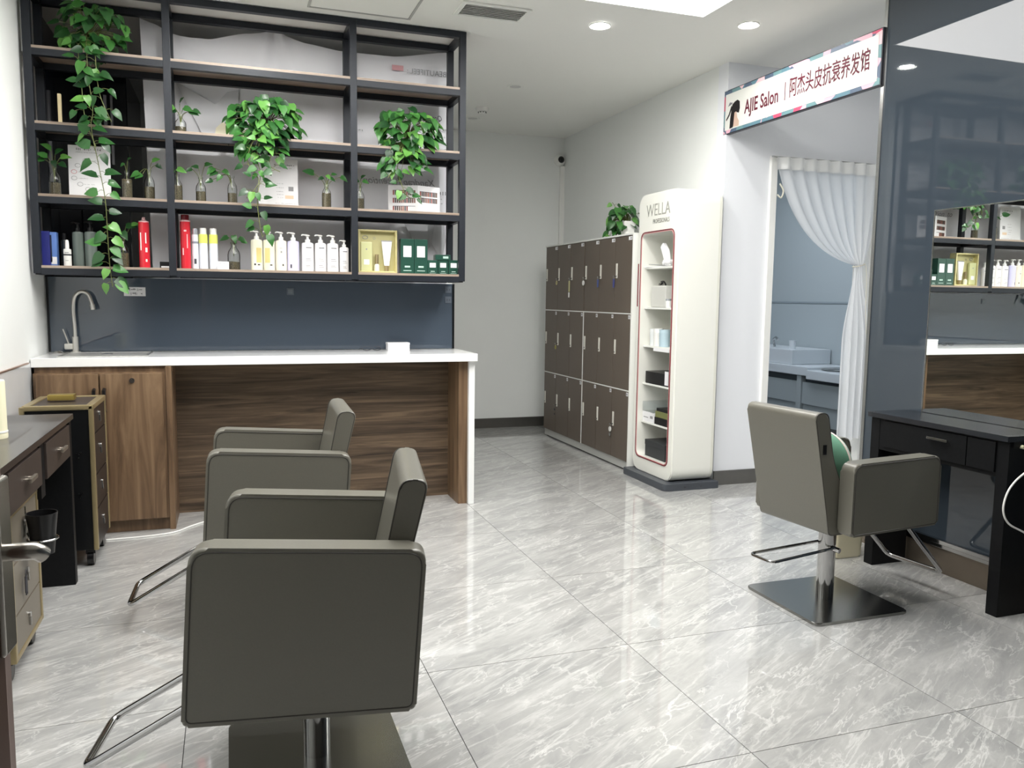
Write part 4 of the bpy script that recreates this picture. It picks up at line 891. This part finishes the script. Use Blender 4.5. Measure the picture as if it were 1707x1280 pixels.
bm = bmesh.new(); tube(bm, [(4.445+.05*math.cos(a*PI/8), 4.935+.035*math.sin(a*PI/8), 1.615+.012*math.cos(a*PI/8)) for a in range(16)], .004, 6, closed=True)
tube(bm, smoothpath([(4.48, 4.90, 1.615), (4.49, 4.895, 1.50), (4.50, 4.90, 1.30), (4.52, 4.90, 1.10)], 4), .003, 6); done(bm, 'tie_back', mat('tie_cord', (220, 216, 200), .6), cu, True)
bm = bmesh.new(); tube(bm, smoothpath([(3.745, 4.98, 2.18), (3.77, 4.97, 2.13), (3.75, 4.965, 2.08), (3.72, 4.97, 2.10)], 4), .006, 6); done(bm, 'ribbon_bow', mat('tie_cord'), cu, True)
GREYC = mat('wash_cabinet', (170, 178, 180), .4); WTOP = mat('wash_top', (214, 220, 224), .3); DGAP = mat('wash_gap', (70, 78, 82), .5)
wu = thing('wash_unit', 'pale grey wash basin unit seen through the curtained doorway', 'basin unit', (0, 0, 0))
B('cabinet_base', GREYC, (6.02, 6.54, 5.3, 9.0, .0, .40), parent=wu)
for y0, y1 in ((5.5, 6.10), (6.11, 6.70), (6.71, 7.42), (7.50, 8.2), (8.21, 8.9)): B('door', GREYC, (6.0, 6.02, y0, y1, .215, .46), parent=wu, bev=.003)
B('recess_strip', DGAP, (6.04, 6.5, 5.3, 9.0, .40, .53), parent=wu)
B('pillar', GREYC, (5.98, 6.06, 7.42, 7.50, 0, .53), parent=wu, bev=.01)
B('basin_top', WTOP, (5.94, 6.54, 5.3, 7.30, .50, .60), parent=wu, bev=.01); B('basin_top', WTOP, (5.96, 6.54, 7.30, 9.0, .53, .63), parent=wu, bev=.01)
B('raised_block', WTOP, (6.0, 6.54, 7.62, 9.0, .63, .80), parent=wu, bev=.01)
bm = bmesh.new(); lathe(bm, [(.16, 0), (.18, .01), (.17, .015), (.10, .006)], (6.25, 7.15, .60), 28); done(bm, 'bowl_rim', STEEL, wu, True)
bm = bmesh.new(); box(bm, 6.12, 6.28, 6.42, 6.62, .60, .625, bev=.01); done(bm, 'neck_rest', INK, wu, True)
bm = bmesh.new(); tube(bm, smoothpath([(6.2, 8.2, .80), (6.18, 8.2, .88), (6.1, 8.05, .92), (6.05, 7.95, .90)], 4), .015, 8); done(bm, 'mixer_tap', CHROME, wu, True)
t = thing('glass_cup', 'small pale cup on the raised block of the wash unit', 'cup', (6.08, 7.72, .80))
bm = bmesh.new(); lathe(bm, [(0, 0), (.032, 0), (.04, .10), (.037, .10), (.03, .004), (0, .004)], n=18); done(bm, 'cup_body', mat('pale_cup', (226, 232, 236), .3), t, True)

# ================================================================= CHAIRS
def fillet(pts, r, seg=5):
    P = [Vector(p) for p in pts]; out = [P[0]]
    for a, p, b in zip(P, P[1:], P[2:]):
        u = (a-p); v = (b-p); rr = min(r, u.length*.45, v.length*.45); A = p+u.normalized()*rr; B_ = p+v.normalized()*rr
        for k in range(seg+1):
            t_ = k/seg; out.append((1-t_)**2*A+2*t_*(1-t_)*p+t_*t_*B_)
    out.append(P[-1]); return out
def chair(label, loc, rz, zb, zf, zr, bt, plate_loc, plate_rz, pump, foot=(.585, .13, .10), x0=-.28, x1=.28, shear=0, w=.312, th=.078, rb=-.165, rt_=-.31, seat=.47):
    t = thing('salon_chair', label, 'chair', (loc[0], loc[1], 0), rz, 'taupe leather salon chairs')
    for s in (-1, 1):
        ya, yb = sorted((s*(w-th), s*w))
        out = rounded([(x0+shear, zb), (x1+shear, zb), (x1-shear, zf), (x0-shear, zr)], [.018, .018, .048, .040], 7)
        bm = bmesh.new(); prism(bm, out, ya, yb, 'Y', bev=.010, seg=3); a = done(bm, 'armrest', LEATH, t, True)
        for yy in (ya, yb):
            bm = bmesh.new(); tube(bm, [(p[0], yy, p[1]) for p in offs(out, ((x0+x1)/2, (zb+zf)/2), (.962, .950))], .0019, 6, closed=True); done(bm, 'piping', LEATHE, a, True)
    prof = [(rb, zb-.01), (rt_, bt), (rt_+.072, bt+.004), (rt_+.115, bt-.20), (-.14, zb+.14), (-.10, zb+.02), (-.10, zb-.01)]
    prof = rounded(prof, [.02, .032, .03, .06, .05, .01, .01], 6)
    bw = w-th-.006
    bm = bmesh.new(); prism(bm, prof, -bw, bw, 'Y', bev=.009, seg=3); bk = done(bm, 'backrest', LEATH, t, True)
    for yy in (-bw+.002, bw-.002):
        bm = bmesh.new(); tube(bm, [(p[0], yy, p[1]) for p in offs(prof, (-.2, (zb+bt)/2), (.955, .990))], .0026, 6, closed=True); done(bm, 'piping', LEATHE, bk, True)
    q = .07/(bt-zb); sx_ = rt_+(rb-rt_)*q
    bm = bmesh.new(); tube(bm, [(sx_+.003, -bw+.01, bt-.07), (sx_+.003, bw-.01, bt-.07)], .0035, 6); done(bm, 'seam', LEATH, bk, True)
    if pump: B('fabric_tag', BLK, (rt_+.055, rt_+.072, -bw-.0035, -bw+.001, bt-.17, bt-.13), parent=bk)
    bm = bmesh.new(); box(bm, -.14, x1-.015, -bw, bw, seat-.10, seat, bev=.02, seg=3); done(bm, 'seat', LEATH, t, True)
    B('seat_frame', BLK, (-.16, .24, -.2, .2, min(zb, seat-.13)+.02, seat-.10), parent=t)
    fx, fy, fz = foot
    bm = bmesh.new(); tube(bm, fillet([(.12, -fy, zb+.03), (.27, -fy, zb-.005), (fx, -fy, fz), (fx, fy, fz), (.27, fy, zb-.005), (.12, fy, zb+.03)], .035), .0115, 10); done(bm, 'footrest', CHROME, t, True)
    R_ = Matrix.Rotation(-rz, 3, 'Z'); d = R_ @ Vector((plate_loc[0]-loc[0], plate_loc[1]-loc[1], 0))
    bm = bmesh.new(); prism(bm, rounded([(-.245, -.245), (.245, -.245), (.245, .245), (-.245, .245)], .03, 5), 0, .013, 'Z', bev=.004); done(bm, 'base_plate', PLATE, t, True, loc=(d.x, d.y, 0), rot=(0, 0, plate_rz-rz))
    bm = bmesh.new(); lathe(bm, [(.0, .012), (.038, .012), (.038, zb-.03), (.034, zb-.025), (.034, zb+.03), (0, zb+.03)], n=32); done(bm, 'hydraulic_column', CHROME, t, True, loc=(d.x, d.y, 0))
    if pump:
        bm = bmesh.new(); tube(bm, fillet([(0, -.045, .255), (-.385, -.068, .244), (-.385, .068, .244), (0, .045, .262)], .03), .0065, 8); done(bm, 'pump_lever', CHROME, t, True, loc=(d.x, d.y, 0))
        bm = bmesh.new(); tube(bm, [(0, -.03, .25), (.008, -.065, .245)], .012, 10); done(bm, 'pump_knob', CHROME, t, True, loc=(d.x, d.y, 0))
    return t
chair('nearest taupe leather salon chair, its square arm facing the camera', (.213, 2.301), 2.986, .285, .737, .709, .868, (.215, 2.31), 0, False, x0=-.283, x1=.289, shear=.014)
chair('taupe leather salon chair standing between the nearest chair and the counter', (.186, 3.57), 3.108, .285, .744, .708, .868, (.21, 3.56), 0, False, x0=-.265, x1=.283, shear=.014)
chair('taupe leather salon chair by the right wall with a mint green cushion on it', (2.530, 2.887), .105, .386, .693, .689, .893, (2.515, 2.89), 0, True, foot=(.555, .15, .10), x0=-.19, x1=.328, w=.279, th=.072, rb=-.229, rt_=-.341, seat=.52)
t = thing('round_cushion', 'round mint green cushion standing in the right hand salon chair', 'cushion', (2.530, 2.887, .525), .105)
bm = bmesh.new(); lathe(bm, [(0, -.045), (.08, -.042), (.12, -.02), (.13, 0), (.12, .02), (.08, .042), (0, .045)], n=40); MT = mat('mint_velvet', (92, 140, 116), .75, sheen=.3); o = done(bm, 'cushion_body', MT, t, True); o.rotation_euler = (0, PI/2-.15, 0); o.location = (-.095, -.045, .134)
bm = bmesh.new(); tube(bm, [((.1295)*math.cos(a*PI/20), .1295*math.sin(a*PI/20), 0) for a in range(40)], .004, 6, closed=True); o2 = done(bm, 'piping', mat('pale_piping', (226, 214, 206), .6), o, True)

# ================================================================= RIGHT STYLING DESK
dk = thing('styling_desk', 'black wooden styling desk against the dark glass right wall', 'desk', (0, 0, 0))
B('desk_top', mat('desk_top_black', (40, 42, 46), .22, coat=.3), (3.07, 3.332, 2.49, 3.285, .765, .79), parent=dk, bev=.002)
B('apron', BLACKW, (3.09, 3.105, 2.55, 3.22, .605, .762), (3.105, 3.332, 2.49, 3.27, .74, .765), parent=dk)
for y0, y1 in ((2.495, 2.552), (3.218, 3.275)): B('leg_panel', BLACKW, (3.088, 3.306, y0, y1, 0, .762), parent=dk, bev=.002)
d_ = B('drawer', BLACKW, (3.080, 3.09, 2.70, 3.19, .625, .755), parent=dk, bev=.001)
bm = bmesh.new(); tube(bm, [(3.080, 2.885, .720), (3.064, 2.885, .720)], .004, 6); tube(bm, [(3.080, 2.80, .720), (3.064, 2.80, .720)], .004, 6); box(bm, 3.058, 3.068, 2.785, 2.90, .714, .726, bev=.002); done(bm, 'handle', STEEL, d_, True)
B('drawer_blank', BLACKW, (3.080, 3.09, 2.555, 2.695, .625, .755), parent=dk, bev=.001)
t = thing('wall_mirror', 'frameless wall mirror standing on the right styling desk', 'mirror', (0, 0, 0))
B('mirror_pane', MIRROR, (3.322, 3.3315, 2.30, 3.185, .792, 1.797), parent=t); B('edge', STEEL, (3.320, 3.332, 3.185, 3.190, .79, 1.802), (3.320, 3.332, 2.30, 3.185, 1.797, 1.802), parent=t)
t = thing('power_cord', 'white cord looping down from the right styling desk side', 'cord', (0, 0, 0))
bm = bmesh.new(); tube(bm, smoothpath([(3.16, 2.488, .742), (3.19, 2.44, .72), (3.15, 2.44, .665), (3.07, 2.44, .614), (3.025, 2.44, .561), (3.012, 2.44, .491), (3.05, 2.44, .431), (3.153, 2.44, .38), (3.28, 2.46, .30), (3.31, 2.47, .0045)], 6), .0042, 8); done(bm, 'cable', WPL, t, True)
bm = bmesh.new(); tube(bm, [(3.15, 2.494, .743), (3.15, 2.478, .743)], .008, 10); done(bm, 'plug', mat('cream_plug', (230, 226, 190), .4), t, True)
t = thing('waste_bin', 'small cream plastic bin on the floor beyond the right salon chair', 'bin', (3.06, 3.42, 0))
bm = bmesh.new(); prism(bm, rounded([(-.10, -.075), (.10, -.075), (.10, .075), (-.10, .075)], .03, 5), .002, .23, 'Z', bev=.008)
for v in bm.verts:
    if v.co.z < .05: v.co.x *= .92; v.co.y *= .92
done(bm, 'bin_body', mat('cream_plastic', (238, 230, 200), .35), t, True)
bm = bmesh.new(); prism(bm, rounded([(-.104, -.079), (.104, -.079), (.104, .079), (-.104, .079)], .03, 5), .232, .25, 'Z', bev=.004); done(bm, 'rim', mat('cream_plastic'), t, True)

# ================================================================= LEFT DESK, TROLLEYS
dl = thing('styling_desk', 'dark brown styling desk with two drawers along the left wall', 'desk', (0, 0, 0))
B('desk_top', mat('desk_top_brown', (46, 42, 42), .28, coat=.25), (-1.012, -.685, 2.60, 4.14, .765, .79), parent=dl, bev=.002)
B('leg_panel', BLACKW, (-1.01, -.695, 4.085, 4.135, 0, .763), parent=dl, bev=.002); B('leg_panel', BLACKW, (-1.01, -.695, 3.475, 3.545, .55, .763), parent=dl)
B('leg_panel', BLACKW, (-1.01, -.695, 2.65, 2.70, 0, .763), parent=dl)
B('back_rail', BLACKW, (-1.01, -1.0, 2.7, 4.085, .3, .763), (-.995, -.72, 2.7, 4.085, .612, .62), parent=dl)
for y0, y1 in ((3.56, 4.05), (2.98, 3.465)):
    d_ = B('drawer', BROWNW, (-.715, -.688, y0, y1, .61, .752), parent=dl, bev=.003)
    ym = (y0+y1)/2
    bm = bmesh.new(); tube(bm, [(-.688, ym-.02, .685), (-.668, ym-.02, .685)], .005, 6); tube(bm, [(-.688, ym+.02, .685), (-.668, ym+.02, .685)], .005, 6); box(bm, -.674, -.662, ym-.05, ym+.05, .677, .693, bev=.003); done(bm, 'handle', mat('pewter', (160, 152, 140), .35, metal=.8), d_, True)
t = thing('cream_flask', 'tall cream cylinder standing on the left styling desk at the picture edge', 'flask', (-.845, 3.50, .79))
bm = bmesh.new(); lathe(bm, [(0, 0), (.042, 0), (.043, .006), (.043, .018), (.0415, .02), (.0405, .215), (.038, .22), (0, .22)], n=28); done(bm, 'flask_body', mat('cream_flask', (240, 236, 206), .35), t, True)
bm = bmesh.new(); lathe(bm, [(.0405, .021), (.0435, .022), (.0435, .028), (.0405, .029)], n=28); done(bm, 'ring', WPL, t, True)
def trolley(label, x0, x1, y0, y1, z0, z1, body, face, splits, lid=True):
    t = thing('beauty_trolley', label, 'trolley', (0, 0, 0))
    B('body', body, (x0, x1-.012, y0, y1, z0, z1-.01), parent=t, bev=.004)
    e = .020
    bm = bmesh.new()
    for (xa, ya) in ((x1, y0), (x1, y1), (x0, y0), (x0, y1)): box(bm, xa-e, xa+.002, ya-e/2-.002, ya+e/2+.002, z0, z1, bev=.004)
    for (ya) in (y0, y1): box(bm, x0, x1, ya-e/2-.002, ya+e/2+.002, z1-e, z1+.004, bev=.004)
    for (xa) in (x0+e/2, x1-e/2): box(bm, xa-e, xa+e*.7, y0, y1, z1-e, z1+.005, bev=.004)
    if not lid: box(bm, x1-e, x1+.002, y0, y1, z0, z0+e, bev=.004)
    done(bm, 'brass_edging', GOLD, t, True)
    B('top_panel', BROWNW, (x0+.02, x1-.02, y0+.015, y1-.015, z1-.012, z1-.002), parent=t)
    zz = [z0]+splits+[z1-.02]
    for a, b in zip(zz, zz[1:]):
        d = B('drawer', face, (x1-.012, x1-.002, y0+.012, y1-.012, a+.003, b-.003), parent=t, bev=.002)
        bm = bmesh.new(); cyl(bm, (x1+.001, (y0+y1)/2, (a+b)/2+.02), .011, .008, 16, axis='X'); box(bm, x1-.002, x1+.006, (y0+y1)/2-.004, (y0+y1)/2+.004, (a+b)/2-.02, (a+b)/2+.01, bev=.001); done(bm, 'latch', STEEL, d, True)
    for xa in (x0+.04, x1-.04):
        for ya in (y0+.04, y1-.04):
            bm = bmesh.new(); cyl(bm, (xa, ya, .037), .036, .03, 20, axis='X'); box(bm, xa-.022, xa+.022, ya-.02, ya+.02, min(.06, z0-.005), z0, bev=.002); done(bm, 'caster', BLK, t, True)
    return t
tr = trolley('black beauty trolley with brass edges and brass carry handle beside the walnut cabinet', -.925, -.632, 4.34, 4.74, .085, .80, mat('trolley_black', (14, 15, 17), .35), mat('trolley_dark_brown', (38, 32, 30), .4), [.28, .45, .655])
bm = bmesh.new(); box(bm, -.86, -.74, 4.52, 4.58, .805, .835, bev=.004); done(bm, 'carry_handle', mat('bright_brass', (190, 168, 96), .3, metal=.9), tr, True)
for z in (.36, .56):
    bm = bmesh.new()
    for dx, dz in ((-.008, .012), (.008, .012), (0, -.012), (.0, .004)): cyl(bm, (-.70+dx, 4.333, z+dz), .003, .006, 8, axis='Y')
    done(bm, 'rivets', STEEL, tr, True)
tb = trolley('beige beauty trolley with brass edges under the left styling desk', -1.0, -.712, 3.07, 3.475, .075, .60, mat('beige_panel', (116, 109, 97), .35), mat('beige_panel'), [.23, .41], lid=False)
t = thing('dryer_holder', 'black tapered hair dryer cup hanging in a chrome ring on the beige trolley', 'holder', (-.655, 3.26, .40))
bm = bmesh.new(); lathe(bm, [(0, 0), (.036, 0), (.046, .10), (.052, .15), (.048, .15), (.042, .10), (.032, .004), (0, .004)], n=28); done(bm, 'cup', BLK, t, True)
bm = bmesh.new(); tube(bm, [(.049*math.cos(a*PI/14), .049*math.sin(a*PI/14)*1.0, .055) for a in range(28)], .004, 8, closed=True); tube(bm, [(-.05, .03, .055), (-.06, .03, .09), (-.06, .03, .17)], .004, 8); done(bm, 'chrome_ring', CHROME, t, True)
t = thing('key_bunch', 'bunch of dark keys hanging on the beige trolley', 'keys', (-.704, 3.20, .34))
bm = bmesh.new()
for k in range(4): box(bm, 0, .004, -.012+.007*k, -.006+.007*k, -.06-.01*(k % 2), 0, bev=.001)
tube(bm, [(.004, .014*math.cos(a*PI/6), .008+.014*math.sin(a*PI/6)) for a in range(12)], .0015, 5, closed=True); done(bm, 'key', INK, t)
# floor cord
t = thing('floor_cable', 'white cable lying on the floor along the foot of the walnut cabinet', 'cord', (0, 0, 0))
bm = bmesh.new(); tube(bm, smoothpath([(-.66, 4.79, .004), (-.475, 4.80, .004), (-.324, 4.84, .004), (-.232, 4.95, .004), (-.15, 5.02, .004), (.0, 5.03, .004), (.15, 4.95, .004), (.2, 4.9, .004)], 6), .0045, 8); done(bm, 'cable', WPL, t, True)

# ================================================================= DOOR AT THE LEFT EDGE
dr = struct(thing('door_1', None, None, (-.253, 1.04, 0), math.radians(-4)))
B('door_leaf', mat('door_copper_brown', (74, 52, 42), .35, metal=.4), (-.022, .004, -.80, -.014, .01, 2.2), parent=dr)
B('door_stile', mat('door_mauve', (160, 142, 136), .3, metal=.5), (-.022, .004, -.014, .006, .01, 2.2), parent=dr, bev=.002)
h = thing('door_handle', None, None, (.004, -.02, 1.05)); h.parent = dr
BRN = mat('satin_steel', (176, 172, 166), .25, metal=1)
bm = bmesh.new(); box(bm, 0, .010, -.020, .020, -.115, .085, bev=.004, seg=3); done(bm, 'handle_plate', BRN, h, True)
bm = bmesh.new(); tube(bm, smoothpath([(.008, 0, 0), (.030, 0, .0), (.038, .004, -.002), (.043, .010, -.008)], 5), .0098, 14); done(bm, 'lever', BRN, h, True)
